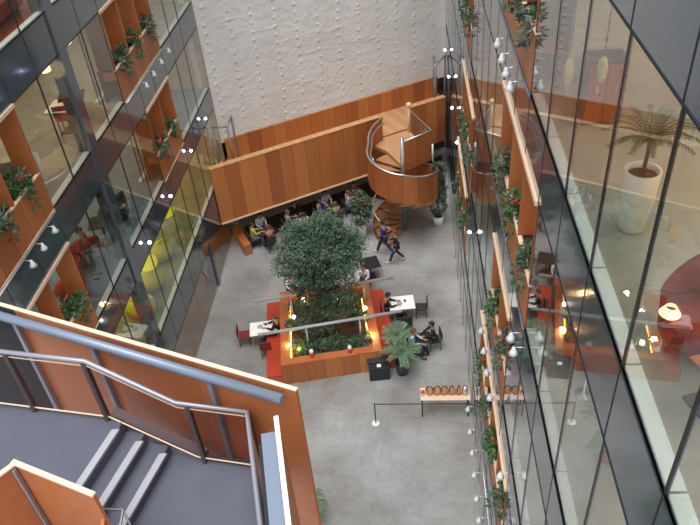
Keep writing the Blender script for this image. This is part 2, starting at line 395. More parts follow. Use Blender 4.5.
# ------------------------------------------------------------------ planted timber bays in the facades
def lamp_housing(b, c, d): b.tube([c, c + d * .07, c + d * .16], [.035, .05, .075], 12)
rnd = random.Random(3)
LEVEL = {1: 'lowest', 2: 'second lowest', 3: 'second highest', 4: 'topmost'}
def bay(side, X, sgn, i, ya, yb, Ys, z0, z1, where, woodm, flower=True, spots=0, spot_ys=(), nplants=None):
    t = thing('timber_bay', 'timber-lined open bay with plants, %s' % where, 'timber bay', (X, ya, z0), 0)
    L = yb - ya
    def bx(name, m, *a): return MB().box(*a).build(name, m, t)
    ph = .95
    bx('parapet', woodm, 0, 0, 0, sgn * .05, L, ph)
    bx('parapet_cap', M['edge'], -sgn * .01, 0, ph, sgn * .07, L, ph + .03)
    bx('planting_trough', M['wood_red'], sgn * .05, .05, ph - .3, sgn * .42, L - .05, ph - .05)
    bx('soil', M['soil'], sgn * .06, .06, ph - .05, sgn * .41, L - .06, ph - .02)
    bx('top_trim', M['edge'], -sgn * .05, 0, z1 - z0 - .05, sgn * .03, L, z1 - z0 + .03)
    bx('bottom_trim', M['steel_paint'] if side == 'right' else M['edge'], -sgn * .03, 0, -.04, sgn * .02, L, .0)
    ys = [y for y in Ys if ya - .01 <= y <= yb + .01]
    for y in ys:
        f0 = y - ya
        yy0, yy1 = (f0 - .04, f0 + .04)
        if f0 < .01: yy0, yy1 = 0, .08
        if f0 > L - .01: yy0, yy1 = L - .08, L
        bx('fin', woodm, sgn * .0, yy0, ph + .03, sgn * .5, yy1, z1 - z0)
    bx('lining', M['wood_red'], sgn * .5, 0, 0, sgn * .55, L, ph)
    # plants, one clump in each division
    mids = [(a + c) / 2 for a, c in zip(ys[:-1], ys[1:])]
    for k, y in enumerate(mids):
        pl = thing('balcony_plant', '', 'plant', (X + sgn * .2, y + rnd.uniform(-.15, .15), z0 + ph - .03))
        cl = [((rnd.uniform(-.1, .1) - sgn * .1, rnd.uniform(-.35, .35), rnd.uniform(.05, .25) - (.1 if q > 2 else 0)), (rnd.uniform(.14, .24), rnd.uniform(.18, .30), rnd.uniform(.15, .28))) for q in range(5)]
        cl.append(((-sgn * .27, rnd.uniform(-.2, .2), -.12), (.12, .22, .3)))
        fo = foliage(cl, 330, .13, .075, rnd).build('foliage', M['leaf2'] if k % 2 else M['leaf'], pl)
        if (k + i) % 2 == 0 and flower:
            fb = MB()
            for _ in range(9):
                p = Vector((-sgn * rnd.uniform(.12, .20), rnd.uniform(-.05, .05), rnd.uniform(.28, .34)))
                fb.leaf(p, Vector((rnd.uniform(-1, 1), rnd.uniform(-1, 1), .2)), Vector((0, 0, 1)), .1, .06)
            fb.build('flower', M['flower'], fo)
        order = 'nearest the camera' if k == 0 else ('farthest from the camera' if k == len(mids) - 1 else ('second from the near end' if k == 1 else 'third from the near end'))
        if len(mids) == 2: order = 'at the near end' if k == 0 else 'at the far end'
        pl['label'] = 'green plant %s in the %s' % (order, where.split(' (')[0].replace('of the', 'of'))
        pl['label'] = ' '.join(pl['label'].split()[:16])
        pl['group'] = 'plants in the timber bays'
    return t
# where-phrases are short so that labels stay inside 16 words
bays = {}
for (i, a, c, w) in ((3, 8.05, 13.4, 'near upper left bay'), (3, 18.95, 23.0, 'far upper left bay'), (2, 10.7, 13.4, 'near lower left bay'), (2, 20.3, 23.0, 'far lower left bay')):
    bays[w] = bay('left', AL, -1, i, a, c, LY, LS[i][0], LS[i][1], w, M['wood_y'])
for (i, a, c, w) in ((4, 10.4, 14.65, 'topmost right bay'), (3, 8.98, 13.25, 'upper right bay with longest pale trim'), (3, 20.3, 23.1, 'distant upper right bay'), (2, 10.4, 13.25, 'middle right bay'),
                     (2, 18.87, 23.1, 'distant middle right bay'), (1, 8.98, 14.65, 'lowest near right bay'), (1, 20.3, 24.5, 'distant lowest right bay')):
    bays[w] = bay('right', AR, 1, i, a, c, RY, RS[i][0], RS[i][1], w, M['wood_y'])

# spotlight rails and spotlights at the foot of the bays
sp = thing('spotlight', 'x', 'spotlight', (0, 0, 0))
b = MB(); b.tube([(0, 0, 0), (.30, 0, 0)], .012, 8); b.tube([(.30, 0, .0), (.30, 0, .05)], .02, 8); b.build('arm', M['steel'], sp)
b = MB(); b.lathe([(0, .02), (.035, .01), (.045, -.05), (.07, -.11), (.115, -.19), (.105, -.19), (.06, -.11), (0, -.09)], (.30, 0, 0), 16); hs_ = b.build('housing', M['white'], sp)
MB().ball((.30, 0, -.12), (.05, .05, .035), 10, 6).build('lens', M['whitebulb'], hs_)
sp_used = [False]
def spot(X, y, z, sgn, label, group):
    rz = 0 if sgn > 0 else PI
    if not sp_used[0]:
        sp_used[0] = True; sp.scale = (.75,) * 3; sp.location = (X, y, z); sp.rotation_euler = (0, 0, rz); sp['label'] = label; sp['group'] = group; return sp
    o_ = dup(sp, (X, y, z), rz, label, group); o_.scale = (.75,) * 3; return o_
def rail(X, sgn, y0, y1, z, label):
    t = thing('spotlight_rail', label, 'light rail', (X, y0, z))
    off = .18 if sgn > 0 else .05
    MB().tube([(-sgn * off, 0, 0), (-sgn * off, y1 - y0, 0)], .018, 8).build('rail_tube', M['steel'], t)
    n = max(2, int((y1 - y0) / 1.2) + 1)
    for k in range(n):
        y = (y1 - y0) * k / (n - 1)
        MB().tube([(0, y, 0), (-sgn * off, y, 0)], .012, 6).build('bracket', M['steel'], t)
ordn = ['nearest', 'second nearest', 'third nearest', 'fourth nearest', 'fifth nearest', 'sixth nearest', 'seventh nearest']
def cluster(X, sgn, z, ys, y0, y1, w):
    out = .18 if w.startswith('lowest') else 0
    if sgn < 0 or out: rail(X, sgn, y0, y1, z - .05, 'thin steel light rail along the foot of the %s' % w)
    for k, y in enumerate(ys):
        spot(X - sgn * out, y, z - .06, -sgn, '%s white spotlight under the %s' % (ordn[k], w), 'spotlights on facade rails')
cluster(AL, -1, 10.58, [11.5, 12.1, 12.75], 9.5, 13.35, 'near upper left bay')
cluster(AL, -1, 10.58, [20.4, 21.25, 22.2, 23.15], 19.0, 23.3, 'far upper left bay')
cluster(AR, 1, 14.37, [11.04, 11.6, 12.2, 12.9], 10.5, 14.0, 'topmost right bay')
cluster(AR, 1, 10.7, [8.6, 8.95], 8.4, 13.2, 'upper right bay')
cluster(AR, 1, 7.03, [8.7, 10.75, 11.5, 12.2, 12.9], 8.4, 13.2, 'middle right bay')
cluster(AR, 1, 3.45, [9.9, 10.5, 11.2, 11.9, 12.6, 13.4], 9.2, 14.6, 'lowest near right bay')

# small blue-white lamps on the lowest bands
fx = thing('band_lamp', 'x', 'lamp', (0, 0, 0))
MB().box(-.01, -.05, -.03, .02, .05, .03).tube([(.02, 0, 0), (.13, 0, 0)], .015, 6).build('bracket', M['dark_steel'], fx)
for q in (.14,): MB().ball((q, 0, -.03), (.055, .055, .05), 10, 6).build('lamp_head', M['led'], fx)
first = True
for k, y in enumerate((17.46, 20.1, 23.2, 25.8)):
    lb = 'small blue-white lamp on left dark band, %s' % ('nearest the camera', 'second from the camera', 'third from the camera', 'farthest, beside the steel portal')[k]
    if first: fx.location = (AL, y, 6.55); fx['label'] = lb; fx['group'] = 'small lamps on the left facade'; first = False
    else: dup(fx, (AL, y, 6.55), 0, lb, 'small lamps on the left facade')
for k, (y, z) in enumerate(((17.46, 6.6), (23.3, 6.4), (26.1, 6.4), (28.6, 6.6), (31.5, 6.6))):
    lb = 'small blue-white lamp on right glazed side, %s' % ('nearest the camera', 'second from the camera', 'third from the camera', 'fourth from the camera', 'farthest, near the white wall')[k]
    dup(fx, (AR, y, z), PI, lb, 'small lamps on the right facade')

# ------------------------------------------------------------------ bridge
BA, BB = Vector((-8.27, 25.2, 0)), Vector((1.8, 31.05, 0))
ba = math.atan2(BB.y - BA.y, BB.x - BA.x); BL = (BB - BA).length
br = thing('footbridge', 'orange timber footbridge crossing below the rough white wall', 'bridge', (BA.x, BA.y, 0), ba)
DZ = 3.45
MB().prism([(.1, .08), (BL, .08), (BL + 1.1, 2.3), (1.4, 2.3)], DZ - .35, DZ).build('deck', M['deck'], br)
us = 8.1; ue = 9.7   # opening onto the spiral stair
bot = 1.75
for u0, u1, z1 in ((0, us, 4.45), (us, ue, DZ), (ue, BL, 4.45)):
    MB().box(u0, 0, bot if u0 < ue - .01 else 2.2, u1, .08, z1).build('front_panel', M['wood_x'], br)
    if z1 > 4: MB().box(u0, -.015, z1, u1, .26, z1 + .03).build('cap', M['deck'], br)
MB().box(0, -.05, bot - .07, ue, .35, bot).build('bottom_lip', M['edge'], br)
MB().box(1.4, 2.12, DZ, BL + .9, 2.2, 4.47).build('rear_panel', M['wood_x'], br)
MB().box(1.4, .35, bot + .2, BL, 2.1, DZ - .35).build('underside_beam', M['dark_steel'], br)

# portals
def portal(name, pts, zb, zt, label):
    t = thing('steel_portal', label, 'portal frame', (pts[0][0], pts[0][1], zb))
    o = Vector((pts[0][0], pts[0][1], zb))
    P = [Vector((x, y, zb)) - o for x, y in pts]; h = Vector((0, 0, zt - zb))
    for p in P: MB().tube([p, p + h], .05, 4).build('post', M['rail_paint'], t)
    for a, c in zip(P[:-1], P[1:]): MB().tube([a + h, c + h], .05, 4).build('header', M['rail_paint'], t)
portal('l', [(-8.2, 26.5), (-7.54, 26.5), (-7.54, 27.4)], 3.45, 5.75, 'grey steel portal frame at the left end of the footbridge')
portal('r', [(1.83, 32.6), (1.32, 31.45), (1.3, 32.6)], 3.45, 5.85, 'grey steel portal frame at the right end of the footbridge')

# ------------------------------------------------------------------ spiral stair
PC = Vector((-.27, 26.73, 0)); RO = 1.5
st = thing('spiral_staircase', 'spiral timber staircase with curved orange balustrade and steel pole', 'staircase', PC)
MB().tube([(0, 0, 0), (0, 0, 4.75)], .085, 16).ball((0, 0, 4.75), (.1, .1, .04)).build('pole', M['steel'], st)
A0 = 118; SL = 3.45 / 505.0
def zt(a): return 3.45 - (a - A0) * SL
nst = 21
for k in range(nst):
    a0 = A0 + 505.0 * k / nst; a1 = a0 + 505.0 / nst + 4; z = zt(a0) - 3.45 / nst
    pts = [(.08 * math.cos(math.radians(a0)), .08 * math.sin(math.radians(a0)))]
    for q in range(4):
        a = math.radians(a0 + (a1 - a0) * q / 3); pts.append(((RO - .06) * math.cos(a), (RO - .06) * math.sin(a)))
    if z > .03: MB().prism(pts, z - .05, z).build('tread', M['tread'], st)
def spread(a): return .68 * max(0, (165 - a) / 55) ** 1.3
def curved(a0, a1, r0, r1, zlo, zhi, n=40):
    b = MB(); vs = []; fs = []
    for q in range(n + 1):
        a = a0 + (a1 - a0) * q / n; e_ = 1 + spread(a); c, s_ = e_ * math.cos(math.radians(a)), e_ * math.sin(math.radians(a))
        lo, hi = zlo(a), zhi(a)
        vs += [(r0 * c, r0 * s_, lo), (r1 * c, r1 * s_, lo), (r1 * c, r1 * s_, hi), (r0 * c, r0 * s_, hi)]
    for q in range(n):
        o = q * 4
        for e in range(4): fs.append((o + e, o + (e + 1) % 4, o + 4 + (e + 1) % 4, o + 4 + e))
    fs += [(3, 2, 1, 0), (n * 4, n * 4 + 1, n * 4 + 2, n * 4 + 3)]
    b.add(vs, fs, False); return b
AE = 455
rt = lambda a: 4.45 if a < A0 else (4.45 - (a - A0) * .0042 if a < 270 else 3.812 - (a - 270) * .0075)
curved(111, AE, RO - .03, RO + .03, lambda a: max(zt(a) - .35, rt(a) - 1.32), lambda a: rt(a), 60).build('balustrade', M['wood_x'], st)
hp = []
for q in range(61):
    a = 110 + (AE - 110) * q / 60; e_ = 1 + spread(a); hp.append((e_ * RO * math.cos(math.radians(a)), e_ * RO * math.sin(math.radians(a)), rt(a) + .05))
MB().tube(hp, .045, 8).build('handrail', M['steel'], st)
hp = [(p[0] * .9, p[1] * .9, p[2] - .12) for p in hp[:40]]
MB().tube(hp, .03, 8).build('inner_handrail', M['steel'], st)
curved(AE, 600, RO - .12, RO - .06, lambda a: max(.0, zt(a) - .35), lambda a: max(.06, zt(a) - .02), 24).build('stringer', M['wood_red'], st)
hp = [(1.4 * math.cos(math.radians(a)), 1.4 * math.sin(math.radians(a)), max(.8, zt(a) + .85)) for a in range(470, 606, 9)]
MB().tube(hp, .025, 8).build('lower_handrail', M['edge'], st)
for a in (195, 5):
    c, s_ = math.cos(math.radians(a)), math.sin(math.radians(a))
    MB().tube([(1.3 * c, 1.3 * s_, rt(a) - .95), (1.3 * c, 1.3 * s_, rt(a) - .1)], .04, 10).build('newel', M['white'], st)
# landing and its guard
O = PC
lp = [(-.05, .0), (1.22, .95), (.30, 3.15), (-.95, 2.45), (-1.25, 1.75), (-.70, 1.25)]
MB().prism(lp, 3.3, DZ + .01).build('landing', M['deck'], st)
MB().wallseg((0.02, -.02), (1.25, .93), .05, 3.1, 4.5).build('landing_guard', M['wood_x'], st)
MB().tube([(.0, .0, 4.55), (1.27, .95, 4.55), (.33, 3.05, 4.55)], .04, 8).build('landing_rail', M['steel'], st)
MB().tube([(.33, 2.98, DZ), (.33, 2.98, 4.8)], .07, 10).ball((.33, 2.98, 4.8), .13).build('landing_post', M['edge'], st)
wb_ = MB()
for q in range(1, 6):
    f = q / 6; z = DZ + 1.05 * f; wb_.tube([(1.25, .98, z), (.35, 2.98, z)], .008, 5)
wb_.build('guard_wires', M['steel'], st)

# low timber partition and an added dark sheet as shade under the bridge
b = MB().wallseg((-7.15, 25.2), (-7.95, 26.7), .35, 0, .55)
lw = b.build('timber_screen', M['wood_p']); tag(lw, 'low orange timber screen on the floor at bridge left end', 'screen')

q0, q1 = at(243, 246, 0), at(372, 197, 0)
rg = MB().prism([(q0.x, q0.y), (q1.x, q1.y), (-.6, 28.9), (1.75, 29.6), (1.75, 33.3), (-7.9, 27.4)], 0, .015).build('shade_sheet', M['darkwall']); tag(rg, 'dark sheet added as shade over the seating area under the footbridge', 'carpet')  # dark sheet added on the floor, standing in for the shade below the bridge
# ------------------------------------------------------------------ people
def skinmesh(name, verts, edges, radii, sub=1):
    me = bpy.data.meshes.new(name + '_sk'); me.from_pydata(verts, edges, []); me.update()
    o = bpy.data.objects.new(name + '_tmp', me); COL.objects.link(o)
    m = o.modifiers.new('s', 'SKIN'); m.use_smooth_shade = True
    for i, r in enumerate(radii):
        rr = r if isinstance(r, tuple) else (r, r)
        me.skin_vertices[0].data[i].radius = rr
    me.skin_vertices[0].data[0].use_root = True
    sb = o.modifiers.new('u', 'SUBSURF'); sb.levels = sub; sb.render_levels = sub
    dg = bpy.context.evaluated_depsgraph_get(); out = bpy.data.meshes.new_from_object(o.evaluated_get(dg))
    bpy.data.objects.remove(o, do_unlink=True); bpy.data.meshes.remove(me)
    out.name = name
    for p in out.polygons: p.use_smooth = True
    return out
def pose(kind):
    J = {}
    if kind == 'sit':
        J.update(pel=(0, 0, .52), wst=(0, -.01, .70), chest=(0, .02, .95), neck=(0, .05, 1.09), head=(0, .08, 1.22),
                 hipL=(-.1, .03, .52), kneeL=(-.12, .43, .52), ankL=(-.12, .42, .09), toeL=(-.12, .58, .04),
                 hipR=(.1, .03, .52), kneeR=(.12, .43, .52), ankR=(.12, .42, .09), toeR=(.12, .58, .04),
                 shL=(-.18, .03, 1.03), elL=(-.23, .16, .80), wrL=(-.13, .38, .80), shR=(.18, .03, 1.03), elR=(.23, .16, .80), wrR=(.13, .38, .80), hf=(0, 1, 0))
    elif kind == 'walk':
        J.update(pel=(0, 0, .93), wst=(0, .0, 1.10), chest=(0, .03, 1.33), neck=(0, .05, 1.47), head=(0, .07, 1.62),
                 hipL=(-.09, 0, .90), kneeL=(-.1, .20, .52), ankL=(-.1, .32, .10), toeL=(-.1, .47, .06),
                 hipR=(.09, 0, .90), kneeR=(.1, -.02, .50), ankR=(.1, -.32, .16), toeR=(.1, -.22, .05),
                 shL=(-.19, .03, 1.40), elL=(-.25, -.06, 1.14), wrL=(-.24, .06, .93), shR=(.19, .03, 1.40), elR=(.25, .10, 1.14), wrR=(.22, .30, 1.06), hf=(0, .5, -.8))
    else:
        J.update(pel=(0, 0, .93), wst=(0, 0, 1.10), chest=(0, .01, 1.33), neck=(0, .02, 1.47), head=(0, .04, 1.62),
                 hipL=(-.09, 0, .90), kneeL=(-.11, .02, .50), ankL=(-.12, -.01, .09), toeL=(-.13, .15, .04),
                 hipR=(.09, 0, .90), kneeR=(.11, .02, .50), ankR=(.12, -.01, .09), toeR=(.13, .15, .04),
                 shL=(-.19, .01, 1.40), elL=(-.25, .0, 1.13), wrL=(-.23, .1, .90), shR=(.19, .01, 1.40), elR=(.25, .0, 1.13), wrR=(.23, .1, .90), hf=(0, .2, -1))
    return {k: Vector(v) for k, v in J.items()}
PM = {}
def person_meshes(kind):
    if kind in PM: return PM[kind]
    J = pose(kind)
    def chain(names, rad, extra=None):
        vs = []; es = []; rs = []; idx = {}
        return vs, es, rs, idx
    def build(name, seq, edges):
        names = [s[0] for s in seq]; vs = [tuple(s[2]) if len(s) > 2 else tuple(J[s[0]]) for s in seq]
        rs = [s[1] for s in seq]; es = [(names.index(a), names.index(b_)) for a, b_ in edges]
        return skinmesh(name, vs, es, rs)
    # whole body as one skin
    seq = [('pel', (.13, .10)), ('wst', (.12, .09)), ('chest', (.15, .10)), ('neck', .055), ('head', (.085, .10)), ('crown', (.06, .07), J['head'] + Vector((0, -.01, .09)))]
    ed = [('pel', 'wst'), ('wst', 'chest'), ('chest', 'neck'), ('neck', 'head'), ('head', 'crown')]
    for s in 'LR':
        seq += [('hip' + s, .09), ('knee' + s, .058), ('ank' + s, .038), ('toe' + s, .035), ('sh' + s, .055), ('el' + s, .038), ('wr' + s, .026)]
        ed += [('pel', 'hip' + s), ('hip' + s, 'knee' + s), ('knee' + s, 'ank' + s), ('ank' + s, 'toe' + s), ('chest', 'sh' + s), ('sh' + s, 'el' + s), ('el' + s, 'wr' + s)]
        hf = J['hf'].normalized(); w = J['wr' + s]; sx = -1 if s == 'L' else 1
        seq.append(('palm' + s, (.034, .018), w + hf * .07)); ed.append(('wr' + s, 'palm' + s))
        side = Vector((1, 0, 0))
        for q, (off, ln) in enumerate(((-.03, .07), (-.01, .085), (.012, .08), (.032, .06))):
            seq.append(('f%d' % q + s, .008, w + hf * .10 + side * off)); seq.append(('g%d' % q + s, .007, w + hf * (.10 + ln) + side * off * 1.2 + Vector((0, 0, -.02))))
            ed += [('palm' + s, 'f%d' % q + s), ('f%d' % q + s, 'g%d' % q + s)]
        seq.append(('th' + s, .009, w + hf * .07 + side * (-sx * .06) + Vector((0, .01, 0)))); ed.append(('palm' + s, 'th' + s))
    body = build('body', seq, ed)
    # add face relief to the same mesh
    bm = bmesh.new(); bm.from_mesh(body)
    h = J['head']
    for c, r in (((0, .105, .0), (.014, .022, .022)), ((-.088, 0, .0), (.012, .02, .03)), ((.088, 0, .0), (.012, .02, .03)), ((0, .09, -.045), (.028, .012, .008))):
        g = bmesh.ops.create_uvsphere(bm, u_segments=8, v_segments=6, radius=1)
        for v in g['verts']: v.co = Vector((v.co.x * r[0], v.co.y * r[1], v.co.z * r[2])) + h + Vector(c)
    bm.to_mesh(body); bm.free()
    top = build('shirt', [('pel', (.145, .115), J['pel'] + Vector((0, 0, .04))), ('wst', (.135, .105)), ('chest', (.168, .12)), ('col', .07, J['neck'] - Vector((0, 0, .04))),
                          ('shL', .07), ('elL', .052), ('wrL', .038), ('shR', .07), ('elR', .052), ('wrR', .038)],
                [('pel', 'wst'), ('wst', 'chest'), ('chest', 'col'), ('chest', 'shL'), ('shL', 'elL'), ('elL', 'wrL'), ('chest', 'shR'), ('shR', 'elR'), ('elR', 'wrR')])
    tr = build('trousers', [('pel', (.15, .12)), ('hipL', .105), ('kneeL', .075), ('ankL', .058, J['ankL'] + Vector((0, 0, .02))), ('hipR', .105), ('kneeR', .075), ('ankR', .058, J['ankR'] + Vector((0, 0, .02)))],
               [('pel', 'hipL'), ('hipL', 'kneeL'), ('kneeL', 'ankL'), ('pel', 'hipR'), ('hipR', 'kneeR'), ('kneeR', 'ankR')])
    sh = {}
    for s in 'LR':
        a, t = J['ank' + s], J['toe' + s]
        sh[s] = skinmesh('shoe', [tuple(a + Vector((0, -.05, -.03))), tuple((a + t) / 2 + Vector((0, 0, -.01))), tuple(t + Vector((0, .04, 0)))], [(0, 1), (1, 2)], [.045, .048, .038])
    hb = MB(); n = 14
    vs = []; fs = []
    for i in range(8):
        t = PI * .62 * i / 7
        for k in range(n):
            a = 2 * PI * k / n; back = 1 if math.sin(a) < .3 else .0
            tt = t * (1.0 if back else .62)
            vs.append((.103 * math.sin(tt) * math.cos(a), -.012 + .118 * math.sin(tt) * math.sin(a), .035 + .115 * math.cos(tt)))
    for i in range(7):
        for k in range(n): fs.append((i * n + k, i * n + n and (i + 1) * n + k, (i + 1) * n + (k + 1) % n, i * n + (k + 1) % n))
    hb.add([Vector(v) + h for v in vs], fs, True)
    eyes = MB()
    for x in (-.032, .032): eyes.ball(h + Vector((x, .095, .022)), .010, 8, 6)
    PM[kind] = (body, top, tr, sh, hb, eyes)
    return PM[kind]
def person(kind, x, y, rz, label, top='grey', legs='denim', hair='hair', shoe='shoe', z=0, group=None, scale=1.0):
    body, tp, tr, sh, hb, ey = person_meshes(kind)
    t = thing('person', label, 'person', (x, y, z), rz, group); t.scale = (scale,) * 3
    def ob(name, me, m):
        me = me.copy(); me.materials.clear(); me.materials.append(m)
        o = bpy.data.objects.new(name, me); COL.objects.link(o); o.parent = t; return o
    ob('body', body, M['skin']); ob('shirt', tp, M['c_' + top]); ob('trousers', tr, M['c_' + legs])
    for s in 'LR': ob('shoe', sh[s], M[shoe])
    hb.build('hair', M[hair], t); ey.build('eyes', M['black'], t)
    return t

# ------------------------------------------------------------------ furniture prototypes
def chair(fabric, x, y, rz, label, group=None, z=0):
    t = thing('cafe_chair', label, 'chair', (x, y, z), rz, group)
    MB().box(-.22, -.2, .42, .22, .24, .47).build('seat', M[fabric], t, bevel=.015)
    MB().box(-.22, -.25, .5, .22, -.2, .88).build('backrest', M[fabric], t, bevel=.015)
    for a in (-.19, .19):
        for c in (-.2, .2): MB().tube([(a, c, 0), (a * .95, c * .95, .43)], .014, 6).build('leg', M['dark_steel'], t)
    return t
def table(x, y, rz, w, d, label, topm='cloth', h=.75, group=None, cat='table', z=0, central=True):
    t = thing('cafe_table', label, cat, (x, y, z), rz, group)
    MB().box(-w / 2, -d / 2, h - .03, w / 2, d / 2, h).build('tabletop', M[topm], t, bevel=.008)
    if central:
        MB().tube([(0, 0, .02), (0, 0, h - .03)], .035, 10).build('column', M['dark_steel'], t)
        MB().box(-.22, -.22, 0, .22, .22, .025).build('foot', M['dark_steel'], t)
    else:
        for a in (-1, 1):
            for c in (-1, 1): MB().tube([(a * (w / 2 - .06), c * (d / 2 - .06), 0), (a * (w / 2 - .06), c * (d / 2 - .06), h - .03)], .025, 6).build('leg', M['dark_steel'], t)
    return t
def potted(name, x, y, z, prof, potm, label, cat, fol, folm, soil_z, soil_r, trunk=None, seg=24):
    t = thing(name, label, cat, (x, y, z))
    MB().lathe(prof, seg=seg).build('pot', potm, t)
    MB().lathe([(0, soil_z), (soil_r, soil_z - .01)], seg=seg).build('soil', M['soil'], t)
    if trunk: trunk.build('stem', M['bark'], t)
    fol.build('foliage', folm, t)
    return t

# ------------------------------------------------------------------ central planter
# plan corners (front left, front right, back right, back left) of the timber box and the red benches
FL, FR, BR, BL_ = Vector((-4.72, 17.33)), Vector((-1.13, 18.02)), Vector((-1.75, 21.9)), Vector((-5.3, 21.35))
pt = thing('planter', 'large orange timber planter with red side benches around the tree', 'planter', (-3.2, 19.6, 0))
def loc(v, dz=0): return (v[0] + 3.2, v[1] - 19.6)
def lerp(a, b_, t): return a + (b_ - a) * t
PH = .95
def ring_wall(a, c, t, z1, name, m): MB().wallseg(loc(a), loc(c), t, 0, z1).build(name, m, pt)
ring_wall(FL, FR, .10, PH, 'front_board', M['wood_x'])
ring_wall(FR, BR, .10, PH, 'side_board', M['wood_y'])
ring_wall(BR, BL_, .10, PH, 'rear_board', M['wood_x'])
ring_wall(BL_, FL, .10, PH, 'side_board', M['wood_y'])
def inset(d):
    fl, fr, br_, bl = FL, FR, BR, BL_
    ux = (FR - FL).normalized(); uy = Vector((-ux.y, ux.x))
    return [FL + ux * d + uy * d, FR - ux * d + uy * d, BR - ux * d - uy * d, BL_ + ux * d - uy * d]
I = inset(.32); OUT = [FL, FR, BR, BL_]
for k in range(4):
    a, c, d, e = OUT[k], OUT[(k + 1) % 4], I[(k + 1) % 4], I[k]
    MB().prism([loc(a), loc(c), loc(d), loc(e)], PH, PH + .04).build('ledge', M['wood_p'], pt)
MB().prism([loc(v) for v in inset(.3)], 0.3, .62).build('soil', M['soil'], pt)
I2 = inset(.34)
for k in range(4):
    a, c = I[k], I[(k + 1) % 4]
    MB().wallseg(loc(a), loc(c), -.03, .5, PH).build('inner_board', M['wood_p'], pt)
# red benches to left and right
ux = (FR - FL).normalized(); uy = Vector((-ux.y, ux.x))
for (p, q, name) in ((FL, BL_, 'left'), (FR, BR, 'right')):
    s_ = -1 if name == 'left' else 1
    o1 = p + ux * s_ * .58; o2 = q + ux * s_ * .58
    MB().prism([loc(p + ux * s_ * .012), loc(o1), loc(o2), loc(q + ux * s_ * .012)], 0, .42).build('bench_box', M['wood_y'], pt)
    MB().prism([loc(p + ux * s_ * .012), loc(o1), loc(o2), loc(q + ux * s_ * .012)], .42, .50).build('bench_seat', M['bench_red'], pt)
for a, c in ((I[3], I[0]), (I[1], I[2])):
    s0 = lerp(a, c, .08); s1 = lerp(a, c, .92); n = Vector((-(c - a).normalized().y, (c - a).normalized().x))
    MB().tube([(*loc(s0 + n * .05), .72), (*loc(s1 + n * .05), .72)], .022, 8).build('light_strip', M['strip_warm'], pt)

# tree
tr_r = random.Random(11)
tree = thing('ficus_tree', 'big round-crowned dark green tree growing in the timber planter', 'tree', (-3.28, 19.5, .6))
tb = MB()
tb.tube([(0, 0, -.1), (.03, .02, .8), (-.02, .05, 1.7), (.0, .1, 2.7)], [.12, .10, .085, .06], 12)
for a in range(7):
    an = a * .9; r1 = .75 + .2 * (a % 3)
    tb.tube([(0, .05, 1.6 + .1 * a), (.35 * math.cos(an), .35 * math.sin(an) + .1, 2.6 + .1 * a), (r1 * math.cos(an), r1 * math.sin(an) + .2, 3.4 + .15 * (a % 4))], [.05, .035, .015], 7)
tb.build('trunk', M['bark'], tree)
cl = []
for k in range(34):
    v = Vector((tr_r.gauss(0, 1), tr_r.gauss(0, 1), tr_r.gauss(0, 1))).normalized(); v.z = v.z if v.z > -.75 else -.5
    q = .55 + .45 * tr_r.random()
    cl.append(((v.x * 1.42 * q, .35 + v.y * 1.3 * q, 3.6 + v.z * 1.25 * q), (tr_r.uniform(.4, .6),) * 2 + (tr_r.uniform(.35, .52),)))
cl.append(((0, .3, 3.6), (1.35, 1.35, 1.3)))
cl += [((-.15, .1, 1.9), (.95, .8, .6)), ((.45, .0, 1.5), (.8, .7, .5)), ((-.2, -.35, 1.0), (.9, .7, .5)), ((.6, -.1, 2.3), (.75, .6, .6)), ((-.5, 0, 2.5), (.7, .7, .6))]
foliage(cl, 21000, .12, .06, tr_r, .35, .35).build('crown', M['leaf'], tree)

# shrubs
k = 0
names = {0: 'front left corner', 1: 'front left of the tree', 2: 'front middle', 3: 'front right of the tree', 4: 'front right corner', 5: 'left edge', 6: 'right edge', 7: 'back right corner', 8: 'back left corner'}
for k, (u, v, s_) in enumerate(((.14, .10, .30), (.32, .14, .42), (.52, .12, .45), (.72, .13, .40), (.9, .14, .26), (.12, .5, .30), (.90, .5, .28), (.85, .85, .4), (.15, .85, .4))):
    a = lerp(lerp(I[0], I[1], u), lerp(I[3], I[2], u), v)
    sh = thing('leafy_shrub', 'low dark leafy shrub in the planter, %s' % names[k], 'shrub', (a.x, a.y, .6), 0, 'shrubs in the timber planter')
    cl = [((tr_r.uniform(-.3, .3), tr_r.uniform(-.25, .25), tr_r.uniform(.15, .45)), (s_ * .6, s_ * .6, s_ * .6)) for _ in range(5)]
    foliage(cl, 620, .13, .06, tr_r, .1, .3).build('foliage', M['leaf2'] if k % 3 == 0 else M['leaf'], sh)
    MB().tube([(0, 0, 0), (0, .02, .35)], .02, 6).build('stem', M['bark'], sh)

# overhead tubes on slim posts
def tuberun(p0, p1, z, posts, label):
    t = thing('overhead_tube', label, 'tube rail', (p0[0], p0[1], 0))
    d = Vector((p1[0] - p0[0], p1[1] - p0[1], 0))
    MB().tube([(0, 0, z), (d.x, d.y, z)], .06, 12).build('tube', M['tube_grey'], t)
    for f in posts: MB().tube([(d.x * f, d.y * f, .6), (d.x * f, d.y * f, z)], .035, 8).build('post', M['tube_grey'], t)
p_, q_ = at(257.7, 335, 1.85), at(402, 311, 1.85)
tuberun(p_, q_, 1.85, (.33, .70), 'long grey tube on two slim posts across planter front')
p_, q_ = at(254, 301.5, 1.85), at(394, 277, 1.85)
tuberun(p_, q_, 1.85, (.25, .78), 'long grey tube behind, half hidden by tree crown')

